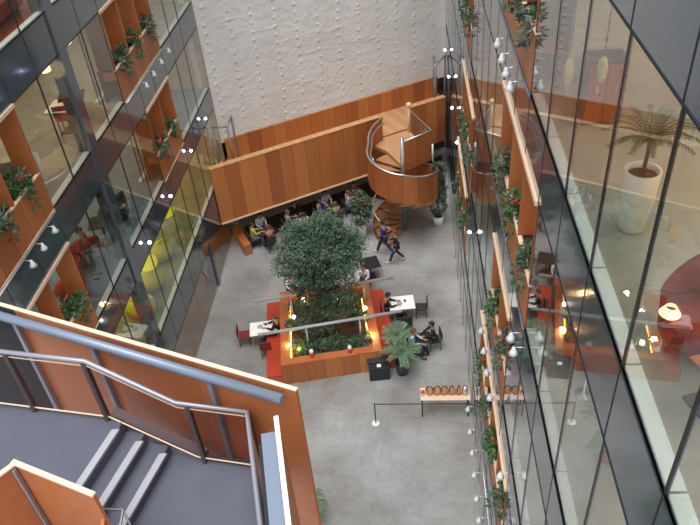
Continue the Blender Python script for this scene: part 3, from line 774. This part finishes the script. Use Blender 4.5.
# lights in the planter
def globe(px, py, z, label, m='whitebulb'):
    p = at(px, py, z); t = thing('globe_light', label, 'garden light', (p.x, p.y, .6), 0, 'garden lights in the planter')
    MB().tube([(0, 0, 0), (0, 0, z - .6)], .018, 6).build('stake', M['dark_steel'], t)
    MB().ball((0, 0, z - .6), .075).build('globe', M[m], t)
globe(294, 317, 1.15, 'white globe light among leaves, left of the trunk')
globe(365, 308, 1.15, 'white globe light among leaves, right of the trunk')
globe(303, 348, .85, 'white globe light low at the planter front left')
globe(304, 299, 1.0, 'warm globe light at the planter back left', 'bulb')
globe(336, 298, 1.0, 'warm globe light at the planter back middle', 'bulb')
globe(372, 333, .9, 'warm globe light at planter right edge', 'bulb')
globe(288, 345, .9, 'warm globe light at planter left edge', 'bulb')
for k, (px, py) in enumerate(((312, 356), (350, 352))):
    p = at(px, py, PH + .04); t = thing('candle_holder', 'small red and white ornament on planter front ledge, %s one' % ('left', 'right')[k], 'ornament', (p.x, p.y, PH + .04), 0, 'ornaments on the front ledge')
    MB().lathe([(0, 0), (.075, 0), (.085, .08), (.05, .18), (0, .18)], seg=12).build('base', M['flower'], t)
    MB().lathe([(0, .18), (.07, .18), (.08, .24), (.05, .32), (0, .34)], seg=12).build('top', M['white'], t)

def ptlight(name, x, y, z, e, c, r=.1):
    l = bpy.data.lights.new(name, 'POINT'); l.energy = e; l.color = c; l.shadow_soft_size = r
    o = bpy.data.objects.new(name, l); o.location = (x, y, z); COL.objects.link(o); return o
for px, py, z, e in ((300, 348, 1.0, 14), (372, 333, 1.1, 14), (288, 345, 1.0, 16), (304, 300, 1.1, 10), (345, 298, 1.1, 10)):
    p = at(px, py, z); ptlight('planter_lamp', p.x, p.y, p.z, e * 2.2, (1, .55, .2))

# ------------------------------------------------------------------ things standing on the floor
table(-5.72, 19.55, .15, 1.05, .75, 'white-topped table with dark red chairs left of the planter')
chair('darkred', -6.52, 19.5, -PI / 2 + .15, 'dark red chair at the left end of the left table')
chair('darkred', -5.55, 18.85, .1, 'dark red chair in front of the left white table')
table(-.42, 20.85, .12, 1.0, .8, 'white-topped table just right of the planter by the tube end')
person('sit', -1.0, 20.75, -PI / 2 + .1, 'person in black seated left of the right white table', 'blackc', 'blackc')
chair('dark_fabric', -1.0, 20.72, -PI / 2 + .1, 'dark chair under the person left of right white table')
chair('dark_fabric', .35, 20.9, PI / 2, 'charcoal chair at the outer side of right white table')
chair('dark_fabric', -.25, 20.1, .1, 'charcoal chair at the near side of right white table')
person('sit', -1.95, 22.6, PI - .2, 'person with pale top and dark hair behind far tube', 'whitec', 'denim')
chair('dark_fabric', -1.95, 22.65, PI - .2, 'dark chair of the pale-topped person behind the planter')
person('sit', -4.95, 22.1, PI + .5, 'person in white shirt behind planter, left of tree crown', 'whitec', 'denim')
chair('dark_fabric', -4.95, 22.15, PI + .5, 'dark chair of white-shirted person left of tree crown')
table(-1.75, 23.4, .3, .8, .8, 'dark round-edged table behind planter by the pale-topped person', 'black')
def setting(x, y, w):
    t = thing('plate', 'white plate on %s' % w, 'plate', (x, y, .75)); MB().lathe([(0, .004), (.06, .004), (.11, .018), (.11, .024), (.06, .01), (0, .01)], seg=18).build('dish', M['tube_grey'], t)
    t = thing('cup', 'dark cup on %s' % w, 'cup', (x + .2, y + .1, .75)); MB().lathe([(0, 0), (.03, 0), (.04, .09), (.034, .09), (.026, .01), (0, .01)], seg=12).build('bowl', M['dark_fabric'], t); MB().tube([(.036, 0, .07), (.065, 0, .05), (.033, 0, .02)], .006, 5).build('handle', M['dark_fabric'], t)
setting(-5.85, 19.6, 'the left white table'); setting(-.5, 20.8, 'the right white table')
person('sit', -5.2, 19.62, PI / 2, 'person in dark top on red bench beside left white table', 'blackc', 'denim', 'hair2')
# group beside the palms
person('sit', -.05, 18.75, -PI / 2 - .3, 'person in pale blue shirt seated beside potted palms', 'pale', 'denim', 'hair2')
chair('dark_fabric', -.05, 18.75, -PI / 2 - .3, 'dark chair of the person in pale blue shirt')
person('sit', .75, 19.1, PI / 2 + .2, 'person in dark clothes with hair hanging forward, right of pale blue shirt', 'blackc', 'blackc')
chair('dark_fabric', .8, 19.1, PI / 2 + .2, 'dark chair of the dark-clothed person right of palms')
table(.35, 18.9, .1, .6, .6, 'small dark table between the two people beside palms', 'black')

def palmfol(nf, L, droop, rnd, z0, W=.05, ll=.22):
    b = MB()
    for k in range(nf):
        a = 2 * PI * k / nf + rnd.uniform(-.2, .2); up = rnd.uniform(.5, 1.3); pr = []
        for q in range(9):
            t = q / 8; r = L * t * math.cos(up * .6) * rnd.uniform(.97, 1.03); z = z0 + L * (math.sin(up) * t - droop * t * t)
            pr.append(Vector((r * math.cos(a), r * math.sin(a), z)))
        for q in range(8):
            d = (pr[q + 1] - pr[q]); side = Vector((-math.sin(a), math.cos(a), 0))
            for e in (-1, 1):
                for hh in (0, .5): b.leaf(pr[q] + d * hh, side * e + d.normalized() * .7 + Vector((0, 0, -.3)), Vector((0, 0, 1)), ll * (1 - .5 * q / 8), W)
            b.tube([pr[q], pr[q + 1]], .006, 4, False)
    return b
potprof = [(0, 0), (.17, 0), (.20, .02), (.27, .58), (.24, .58), (.22, .5)]
pr_ = random.Random(5)
potted('potted_palm', -.42, 17.85, 0, potprof, M['pot_dark'], 'feathery palm in tall dark pot right of the black box', 'potted plant', palmfol(15, .85, .5, pr_, 1.0), M['leaf3'], .5, .22,
       MB().tube([(0, 0, .45), (0, .02, 1.0)], .04, 8))
potted('potted_palm', -.62, 18.75, 0, potprof, M['pot_dark'], 'bushy palm behind the dark pot, beside the pale blue shirt', 'potted plant', palmfol(12, .65, .4, pr_, 1.0), M['leaf3'], .5, .22,
       MB().tube([(0, 0, .45), (0, .02, 1.1)], .04, 8))
# black box stand
bs = thing('black_stand', 'black box-shaped stand with small white card at the planter corner', 'stand', (-1.27, 17.75, 0), .12)
MB().box(-.36, -.27, 0, .36, .27, .62).build('cabinet', M['black'], bs, bevel=.01)
MB().box(-.40, -.02, .62, .40, .32, .68).build('lid', M['dark_fabric'], bs, bevel=.01)
MB().box(-.33, -.285, .12, .33, -.27, .52).build('front_panel', M['dark_fabric'], bs)
MB().box(-.07, -.20, .625, .08, -.06, .64).build('card', M['white'], bs)

# display table with baskets
dt = table(1.02, 16.05, 0, 1.66, .55, 'light wood display table against the right glazing', 'edge', .9, central=False)
MB().box(-.74, -.2, .82, .74, .2, .86).build('apron', M['edge'], dt)
for k in range(5):
    t = thing('handled_basket', 'brown basket with dark loop handle on display table, %s from left' % ('first', 'second', 'third', 'fourth', 'fifth')[k], 'basket', (.50 + k * .24, 16.08, .9), .3 * k, 'baskets on the display table')
    t.scale = (1.25,) * 3
    MB().lathe([(0, .0), (.085, 0), (.115, .12), (.10, .12), (.08, .02), (0, .02)], seg=14).build('bowl', M['tread'], t)
    pts = [(.10 * math.cos(a), 0, .12 + .14 * math.sin(a)) for a in [PI * q / 10 for q in range(11)]]
    MB().tube(pts, .014, 6).build('handle', M['black'], t)
t = thing('gift_tin', 'pale round tin at the left end of display table', 'tin', (.27, 16.0, .9))
MB().lathe([(0, 0), (.07, 0), (.07, .14), (0, .14)], seg=14).build('body', M['white'], t); MB().lathe([(.076, .13), (.076, .17), (0, .17)], seg=14).build('lid', M['flower'], t)
t = thing('steel_urn', 'shiny steel urn at the right end of display table', 'urn', (1.68, 16.05, .9))
MB().lathe([(0, 0), (.09, 0), (.11, .2), (.1, .3), (.03, .36), (0, .36)], seg=16).build('body', M['steel'], t); MB().ball((0, 0, .38), .025).build('knob', M['black'], t)

# barrier rail
bt_ = thing('barrier_rail', 'thin dark queue barrier with white disc foot before display table', 'barrier', (-1.34, 15.55, 0))
MB().lathe([(0, .03), (.12, .025), (.15, 0), (0, 0)], seg=20).build('foot', M['white'], bt_)
MB().tube([(0, 0, .02), (0, 0, 1.0)], .022, 8).build('post', M['dark_steel'], bt_)
MB().tube([(0, 0, .98), (3.2, 0, .98)], .018, 8).build('bar', M['dark_steel'], bt_)
# plant peeking behind the stair parapet
pp = at(318, 500, .8)
potted('potted_palm', at(308, 512, .4).x, at(308, 512, .4).y, 0, potprof, M['pot_dark'], 'grey-green plant on floor peeking past the stair parapet end', 'potted plant', palmfol(12, .7, .6, pr_, .8), M['leaf3'], .5, .22)

# plants by the spiral stair
wp = [(0, 0), (.22, 0), (.24, .02), (.28, .75), (.25, .75), (.23, .66)]
f_ = foliage([((0, 0, 1.1), (.4, .4, .4)), ((.1, .1, 1.7), (.45, .45, .5)), ((-.1, 0, 2.1), (.3, .3, .35))], 700, .16, .08, pr_)
potted('potted_tree', -2.25, 26.35, 0, wp, M['white'], 'leafy plant in white pot left of spiral stair foot', 'potted plant', f_, M['leaf'], .66, .23, MB().tube([(0, 0, .6), (0, 0, 1.8)], .03, 6))
f_ = foliage([((0, 0, 1.1), (.35, .35, .5)), ((.0, .0, 1.9), (.38, .38, .6)), ((0, 0, 2.8), (.3, .3, .5))], 800, .16, .08, pr_)
potted('potted_tree', 1.28, 27.1, 0, [(0, 0), (.2, 0), (.27, .5), (.24, .5), (.22, .42)], M['white'], 'tall leafy plant in white bowl pot right of spiral stair', 'potted plant', f_, M['leaf'], .42, .22, MB().tube([(0, 0, .4), (0, 0, 2.6)], .03, 6))

# walkers
person('walk', -1.15, 24.95, -PI / 2 + 2.6, 'person in dark blue top walking near the spiral stair foot', 'blue', 'denim', 'hair', 'shoe_w', scale=1.03)
person('walk', -.62, 24.35, -PI / 2 + 3.2, 'person in black jacket over pale shirt walking behind blue top', 'blackc', 'denim', 'hair2', 'shoe_w', scale=.98)
person('stand', -8.65, 22.9, -PI / 2, 'person in tan top standing behind left ground-floor glass', 'tan', 'blackc')

# diners under the bridge
din = [(-6.6, 26.0), (-5.1, 26.9), (-3.7, 27.7), (-2.4, 28.4)]
tops = ['whitec', 'redc', 'yel', 'blackc', 'pale', 'grey', 'whitec', 'green', 'blue', 'redc', 'grey', 'whitec']
tn = ('leftmost', 'second from left', 'third from left', 'rightmost')
colw = dict(whitec='white', redc='red', yel='yellow', blackc='black', pale='pale blue', grey='grey', green='green', blue='dark blue')
q = 0
for k, (x, y) in enumerate(din):
    table(x, y, .5, .75, .75, 'dark table under the footbridge, %s of four' % tn[k], 'dark_fabric', group='tables under the footbridge')
    for e, an in enumerate((3.65, .5, -1.1)):
        dx, dy = -math.sin(an) * -.62, math.cos(an) * -.62
        px_, py_ = x + math.sin(an) * .62, y - math.cos(an) * .62
        w = ('far side', 'near side', 'left side')[e]
        person('sit', px_, py_, an, 'person in %s top seated at %s of %s table under bridge' % (colw[tops[q]], w, tn[k]), tops[q], ('denim', 'blackc', 'grey')[q % 3], ('hair', 'hair2')[q % 2], group='diners under the footbridge')
        chair('dark_fabric', px_, py_, an, 'charcoal chair at %s of %s table under the bridge' % (w, tn[k]), 'chairs under the footbridge')
        q += 1

# ------------------------------------------------------------------ right interior
pz = 14.37
def armchair(x, y, z, rz, m, label):
    t = thing('armchair', label, 'armchair', (x, y, z), rz)
    MB().lathe([(0, .12), (.36, .12), (.44, .2), (.45, .40), (.40, .47), (0, .49)], seg=24).build('seat', M[m], t)
    b = MB(); vs = []; fs = []; n = 16
    for q in range(n + 1):
        a = math.radians(180 + 180 * q / n); hgt = .62 + .42 * math.sin(PI * q / n) ** 1.2
        for r, z_ in ((.47, .15), (.52, .5), (.50, hgt), (.40, hgt - .02), (.40, .45), (.40, .2)): vs.append((r * math.cos(a), r * math.sin(a), z_))
    for q in range(n):
        for e in range(6): fs.append((q * 6 + e, (q + 1) * 6 + e, (q + 1) * 6 + (e + 1) % 6, q * 6 + (e + 1) % 6))
    fs += [(0, 1, 2, 3, 4, 5), tuple(n * 6 + e for e in (5, 4, 3, 2, 1, 0))]
    b.add(vs, fs, True).build('backrest', M[m], t)
    MB().lathe([(.2, 0), (.2, .03), (.04, .05), (.04, .13)], seg=14).build('foot', M['steel'], t)
    return t
armchair(2.66, 4.95, pz, PI * .75, 'red', 'red tub armchair behind upper right glass beside glowing lamp').scale = (.84,) * 3
armchair(3.6, 4.6, pz, PI * .6, 'red', 'red tub armchair at the right image edge beyond wooden table')
armchair(2.85, 8.3, 10.7, PI * .6, 'red', 'red tub armchair seen through the middle right glass')
prof = [(0, 0), (.13, 0), (.145, .02), (.185, .45), (.20, .78), (.17, .78), (.165, .70)]
potted('potted_palm', at(629, 228, pz).x + .02, at(629, 228, pz).y, pz, prof, M['pot_white'], 'tall white pot with slender palm behind upper right glass', 'potted plant', palmfol(24, .55, .55, pr_, 1.15, .02, .09), M['leaf'], .72, .17,
       MB().tube([(0, 0, .68), (.02, .02, 1.0), (0, .02, 1.25)], .022, 7))
for v in [o for o in COL.objects if o.name.startswith('x')]: pass
potted('potted_palm', 2.75, 6.35, 10.7, [(0, 0), (.16, 0), (.22, .35), (.19, .35), (.18, .3)], M['pot_red'], 'plant in red pot behind the lower right glass', 'potted plant', palmfol(10, .6, .4, pr_, .6), M['leaf3'], .3, .18)
t = thing('table_lamp', 'lit lamp with glowing shade beside the red armchair', 'lamp', (at(660, 348, pz).x, at(660, 348, pz).y, pz)); t.scale = (.8,) * 3
MB().lathe([(0, 0), (.10, 0), (.10, .02), (.012, .03), (.012, .58), (0, .58)], seg=14).build('stand', M['steel'], t)
MB().lathe([(.12, .56), (.06, .66)], seg=18).build('shade', M['lampshade'], t)
table(2.62, 4.15, .3, .5, .5, 'wooden low table behind upper right glass', 'wood_p', .5, z=pz)
t = thing('sideboard', 'brown timber cupboard against the partition behind upper right glass', 'cupboard', (2.74, 9.55, pz))
struct(MB().box(2.3, 9.8, pz, 7.3, 9.9, 17.0).build('wall_partition', M['plaster_in']))
MB().box(-.26, -.2, 0, .26, .2, .95).build('carcass', M['darkwall'], t)
for y in (-.13, .13):
    d_ = MB().box(y - .12, -.22, .05, y + .12, -.2, .9).build('door', M['wood_red'], t)
    MB().box(y - .01, -.24, .5, y + .01, -.22, .62).build('door_handle', M['steel'], d_)
t = thing('floor_lamp', 'lamp glowing orange behind middle right glass', 'lamp', (2.6, 7.5, 10.7))
MB().lathe([(0, 0), (.14, 0), (.14, .02), (.015, .03), (.015, 1.45), (0, 1.45)], seg=14).build('stand', M['steel'], t)
MB().lathe([(.2, 1.4), (.12, 1.65)], seg=18).build('shade', M['lampshade'], t)
table(3.2, 7.6, 10.7 * 0, .8, .6, 'wooden table beside the lamp behind middle right glass', 'wood_p', .6, z=10.7)

# ------------------------------------------------------------------ left interior
def pendant(x, y, ztop, drop, r, m, label, group=None):
    t = thing('pendant_lamp', label, 'lamp', (x, y, ztop), 0, group)
    MB().tube([(0, 0, 0), (0, 0, -drop)], .01, 5).build('cord', M['black'], t)
    MB().ball((0, 0, -drop - r * .6), (r, r, r * .8)).build('shade', M[m], t)
def egg(x, y, z, rz, label):
    t = armchair(x, y, z, rz, 'yellow', label); t['group'] = 'yellow lounge chairs'; t.scale = (1.05,) * 3
for k, (x, y) in enumerate(((-9.2, 17.6), (-9.3, 18.9), (-9.4, 20.6))):
    egg(x, y, 3.45, .4 * k, 'rounded yellow lounge chair behind lowest left glass, %s' % ('nearest', 'middle', 'farthest')[k])
for k, (x, y, r) in enumerate(((-9.2, 17.3, .42), (-9.0, 18.6, .36), (-9.1, 21.6, .3), (-9.4, 23.4, .26))):
    pendant(x, y, 6.05, 1.0, r, 'lantern', 'round yellow lantern hanging behind lowest left glass, %s' % ('nearest', 'second nearest', 'third nearest', 'farthest')[k], 'yellow lanterns')
for k, (x, y) in enumerate(((-9.3, 17.1), (-9.4, 19.9), (-9.2, 24.0))):
    pendant(x, y, 9.58, .5, .24, 'gold', 'golden glowing lamp behind second lowest left glass, %s' % ('nearest', 'middle', 'farthest')[k], 'golden lamps')
pendant(-9.4, 17.2, 13.22, .55, .25, 'lampshade', 'cream glowing lamp behind upper left glass right of the dark pier')
pendant(-9.3, 14.5, 13.22, .8, .28, 'lampshade', 'cream glowing lamp behind upper left glass left of the dark pier')
pendant(-9.2, 18.4, 13.22, .4, .18, 'lampshade', 'small pinkish lamp behind upper left glass beside far bay')
armchair(-9.3, 14.4, 7.0, 1.0, 'red', 'red tub armchair behind second lowest left glass')
armchair(-9.6, 15.3, 7.0, 2.2, 'red', 'second red armchair beside the blue carpet behind left glass')
armchair(-9.5, 14.2, 10.58, 1.6, 'dark_fabric', 'dark tub armchair behind upper left glass')
table(-9.3, 17.3, 0, .8, .8, 'white table behind upper left glass right of pier', 'cloth', z=10.58)
armchair(-9.3, 18.0, 7.0, 1.6, 'dark_fabric', 'dark armchair behind second lowest left glass right of pier')
person('stand', -9.0, 15.2, -PI / 2, 'person in red top standing behind second lowest left glass', 'redc', 'blackc', z=7.0)
sf = thing('sofa', 'red sofa behind the topmost left glass', 'sofa', (-9.3, 15.0, 14.25), -PI / 2)
MB().box(-1.2, -.4, .12, 1.2, .45, .45).build('seat', M['red'], sf, bevel=.05); MB().box(-1.2, -.5, .12, 1.2, -.35, .85).build('backrest', M['red'], sf, bevel=.05)
for x in (-1.22, 1.22): MB().box(x - .1, -.45, .12, x + .1, .45, .62).build('armrest', M['red'], sf, bevel=.04)

for x in (-1.1, 1.1):
    for y in (-.35, .35): MB().box(x - .03, y - .03, 0, x + .03, y + .03, .12).build('leg', M['dark_steel'], sf)
def atY(px, py, y):
    d = R @ Vector((px - 350, -(py - 262.5), -F)); t_ = y / d.y; return Vector((d.x * t_, y, H + d.z * t_))
for k, (px, py) in enumerate(((568, 72), (602, 70))):
    p = atY(px, py, 9.3)
    t = thing('pendant_lamp', 'long pale yellow paper lamp behind upper right glass, %s of two' % ('left', 'right')[k], 'lamp', (p.x, p.y, 17.0), 0, 'paper lamps')
    MB().tube([(0, 0, 0), (0, 0, p.z - 17.0 + .25)], .008, 5).build('cord', M['black'], t)
    MB().ball((0, 0, p.z - 17.0), (.07, .07, .2), 12, 8).build('shade', M['paper'], t)
for k, (x, y, z, w_) in enumerate(((-9.2, 16.9, 7.0, 'second lowest left glass by the pier'), (-9.4, 14.0, 10.58, 'upper left glass by the near bay'), (-9.3, 17.9, 10.58, 'upper left glass by the far bay'), (-9.4, 24.6, 7.0, 'second lowest left glass near white wall'))):
    table(x, y, .3, .7, .7, 'small dark table behind %s' % w_, 'dark_fabric', z=z)
    chair(('red', 'dark_fabric')[k % 2], x, y - .7, .2, '%s chair before small dark table behind %s' % (('red', 'charcoal')[k % 2], w_), z=z)

# ------------------------------------------------------------------ foreground stair
def rb(a, c, t, z0, z1, name, m, par): return MB().wallseg(a, c, t, z0, z1).build(name, m, par)
ZU, ZL = 13.4, 12.9
fs_ = thing('stair_flight', 'grey vinyl stair landing with three pale-nosed steps', 'staircase', (-3, 4.6, ZL))
o = Vector((3, -4.6)); oz = -ZL
def lc(p): return (p[0] + 3, p[1] - 4.6)
e0, e1, e2 = Vector((-3.2, 4.75)), Vector((-2.97, 4.72)), Vector((-2.735, 4.68))
dn = Vector((-.235, -1.0)).normalized()
LW = 1.9
def quad(a, b_): return [lc(a + Vector((.0, .10))), lc(b_ + Vector((.0, .10))), lc(b_ + dn * LW), lc(a + dn * LW)]
bk = Vector((.01, .22))
MB().prism([lc((-6.5, 5.35)), lc((-3.35, 4.93)), lc(e0 + bk * .6), lc(e0), lc(e0 + dn * LW), lc((-6.5, 3.0))], ZU - .25 + oz, ZU + oz).build('upper_landing', M['vinyl'], fs_)
MB().prism(quad(e0, e1), ZU - .4 + oz, ZU - .167 + oz).build('step', M['vinyl'], fs_)
MB().prism(quad(e1, e2), ZU - .5 + oz, ZU - .333 + oz).build('step', M['vinyl'], fs_)
MB().prism([lc(e2 + Vector((-.2, .14))), lc((-2.3, 4.78)), lc((-1.62, 4.68)), lc((-1.35, 3.3)), lc((-1.1, 2.0)), lc(e2 + dn * 2.6 + Vector((-.2, 0)))], ZL - .25 + oz, ZL + oz).build('lower_landing', M['vinyl'], fs_)
for e, z in ((e0, ZU), (e1, ZU - .167), (e2, ZU - .333)):
    w = Vector((.075, .01))
    MB().prism([lc(e - w), lc(e + Vector((.008, 0))), lc(e + dn * LW + Vector((.008, 0))), lc(e + dn * LW - w)], z - .03 + oz, z + .004 + oz).build('nosing', M['nosing'], fs_)
# raked skirting beside the steps
MB().wallseg(lc((-3.35, 4.93)), lc((-2.35, 4.72)), .12, (ZU - .3 + oz, ZL - .2 + oz), (ZU + .02 + oz, ZL + .04 + oz)).build('stringer', M['rail_paint'], fs_)

# inner handrail
hr = thing('stair_handrail', 'grey steel handrail with glass infill along the stair', 'handrail', (-3.3, 4.88, ZU))
def l2(p, z): return (p[0] + 3.3, p[1] - 4.88, z - ZU)
rp = [((-5.6, 5.22), 14.35), ((-3.33, 4.87), 14.33), ((-2.45, 4.70), 13.88), ((-1.68, 4.58), 13.87), ((-1.36, 3.35), 13.87), ((-1.05, 2.2), 13.87)]
MB().tube([l2(*p) for p in rp], .027, 10).build('rail', M['rail_paint'], hr)
MB().tube([l2(p, z - .07) for p, z in rp], .008, 6).build('top_wire', M['edge'], hr)
lowp = [((-5.6, 5.22), 13.46), ((-3.33, 4.87), 13.46), ((-2.40, 4.70), 12.97), ((-1.68, 4.58), 12.97), ((-1.36, 3.35), 12.97), ((-1.05, 2.2), 12.97)]
MB().tube([l2(*p) for p in lowp], .010, 6).build('bottom_wire', M['edge'], hr)
for x, y, zb, ztp in ((-4.25, 5.02, ZU, 14.33), (-3.36, 4.885, ZU, 14.32), (-2.33, 4.69, ZL, 13.86), (-1.68, 4.58, ZL, 13.86), (-1.30, 3.1, ZL, 13.86)):
    MB().box(x + 3.3 - .02, y - 4.88 - .035, zb - ZU, x + 3.3 + .02, y - 4.88 + .035, ztp - ZU).build('post', M['post_brown'], hr)
for (p, z0), (q_, z1), (r_, z2), (s_, z3) in zip(rp[:-1], rp[1:], lowp[:-1], lowp[1:]):
    a, b2, c, d = Vector(l2(p, z0 - .08)), Vector(l2(q_, z1 - .08)), Vector(l2(s_, z3 + .02)), Vector(l2(r_, z2 + .02))
    n = (b2 - a).cross(d - a).normalized() * .006
    MB().add([a, b2, c, d, a + n, b2 + n, c + n, d + n], [(0, 1, 2, 3), (7, 6, 5, 4), (0, 4, 5, 1), (1, 5, 6, 2), (2, 6, 7, 3), (3, 7, 4, 0)]).build('infill', M['glass_clear'], hr)

# outer parapet
pa = thing('stair_parapet', 'orange timber parapet with pale edge and grey tube, outer side of stair', 'parapet', (-1.12, 4.45, 12.6))
pd = (Vector((-4.65, 5.76)) - Vector((-1.14, 4.46))); pl_ = pd.length; pang = math.atan2(pd.y, pd.x)
pa.rotation_euler = (0, 0, pang)     # local +X runs along the parapet to the left, local -Y is outward
T = 1.72
MB().box(0, -.045, -1.1, 3.55, 0, T).build('board', M['wood_p'], pa)
MB().box(3.55, -.045, -1.1, pl_ + 2.2, 0, T).build('grey_board', M['dark_fabric'], pa)
MB().box(-.004, -.045, T, pl_ + 2.2, .0, T + .012).build('pale_edge', M['edge'], pa)
MB().tube([(.10, .09, T - .05), (pl_ + 2.2, .09, T - .05)], .052, 16).build('tube', M['steel_paint'], pa)
for x in (.95, 2.45, 3.55): MB().box(x, .003, 0, x + .06, .06, T - .1).build('rib', M['rail_paint'], pa)
# return parapet
ra = thing('return_parapet', 'timber return parapet with white edge and pale blue capping, running toward camera', 'parapet', (-1.30, 4.2, 12.0))
rd = Vector((-1.03, 3.02)) - Vector((-1.30, 4.2)); ra.rotation_euler = (0, 0, math.atan2(rd.y, rd.x))
MB().box(0, 0, 0, 2.6, .035, 2.25).build('board', M['wood_p'], ra)
MB().box(0, -.004, 2.25, 2.6, .04, 2.27).build('white_edge', M['white'], ra)
MB().box(.12, -.14, 2.10, 2.6, -.004, 2.2).build('capping', M['steel_paint'], ra)
MB().box(0, -.2, 0.6, 2.6, -.16, 1.9).build('inner_board', M['dark_fabric'], ra)
# near guard at the bottom left
ng = thing('near_guard', 'orange timber guard with pale edges in the near left corner', 'guard', (-3.49, 3.61, 12.6))
def l3(x, y): return (x + 3.49, y - 3.61)
MB().wallseg(l3(-3.49, 3.61), l3(-2.66, 3.30), -.03, 0, 1.8).build('long_board', M['wood_p'], ng)
MB().wallseg(l3(-3.50, 3.62), l3(-2.65, 3.295), -.045, 1.8, 1.825).build('pale_edge', M['edge'], ng)
MB().wallseg(l3(-4.6, 2.2), l3(-3.49, 3.61), -.03, 0, 1.8).build('side_board', M['wood_p'], ng)
MB().wallseg(l3(-4.6, 2.19), l3(-3.48, 3.62), -.045, 1.8, 1.82).build('pale_edge', M['edge'], ng)
MB().box(.0, -.09, .3, .02, -.05, 1.78).build('rib', M['rail_paint'], ng)
MB().wallseg(l3(-2.68, 3.30), l3(-2.55, 2.6), -.03, .2, 1.45).build('end_board', M['wood_p'], ng)
nh = MB().tube([(-2.86, 3.50, 13.85), (-2.62, 3.47, 13.88), (-2.58, 3.2, 13.88), (-2.5, 2.6, 13.88)], .014, 8)
nh.tube([(-2.62, 3.47, 13.88), (-2.62, 3.47, 13.0)], .012, 6)
nho = nh.build('small_handrail', M['steel'], None); tag(nho, 'thin pale steel handrail loop beside the near guard', 'handrail')

# ------------------------------------------------------------------ light
w = bpy.data.worlds.new('World'); S.world = w; w.use_nodes = True
bg = w.node_tree.nodes['Background']; bg.inputs['Color'].default_value = (.84, .90, 1.0, 1); bg.inputs['Strength'].default_value = 1.15
def area(name, loc_, sx, sy, e, col, rot=(0, 0, 0)):
    l = bpy.data.lights.new(name, 'AREA'); l.shape = 'RECTANGLE'; l.size = sx; l.size_y = sy; l.energy = e; l.color = col
    o = bpy.data.objects.new(name, l); o.location = loc_; o.rotation_euler = rot; COL.objects.link(o); return o
sun = bpy.data.lights.new('sky_sun', 'SUN'); sun.energy = 3.2; sun.angle = math.radians(42); sun.color = (1, .985, .96)
so = bpy.data.objects.new('sky_sun', sun); so.rotation_euler = (math.radians(12), math.radians(-3), 0); COL.objects.link(so)
for i, (z0, z1) in enumerate(RS):
    area('ceiling_light', (AR + 2.6, 6.0, z1 - .02), 2.5, 9, (120, 190, 200, 210, 230)[i], (1, .82, .62))
    area('ceiling_light', (AR + 2.6, 22, z1 - .02), 2.5, 18, 190, (1, .82, .62))
for i, (z0, z1) in enumerate(LS):
    area('ceiling_light', (AL - 2.2, 17, z1 - .02), 2.0, 20, (150, 300, 210, 210, 300)[i], (1, .84, .56) if i == 1 else (1, .78, .52))
for k in range(4):
    p = wl(2.0 + 2.6 * k, -.9, 1.7 - .0); ptlight('under_bridge_lamp', p.x, p.y, 1.68, 5, (1, .7, .4), .15)

# ------------------------------------------------------------------ camera
cam = bpy.data.cameras.new('camera'); co = bpy.data.objects.new('camera', cam); COL.objects.link(co)
cam.sensor_width = 36; cam.lens = F / 700 * 36; cam.clip_start = .05; cam.clip_end = 200
co.matrix_world = Matrix.Translation((0, 0, H)) @ R.to_4x4()
S.camera = co
S.view_settings.view_transform = 'Standard'; S.view_settings.look = 'None'; S.view_settings.gamma = 1; S.view_settings.use_curve_mapping = False
S.view_settings.exposure = 0.18
S.cycles.use_denoising = True
S.cycles.max_bounces = 10; S.cycles.transparent_max_bounces = 16
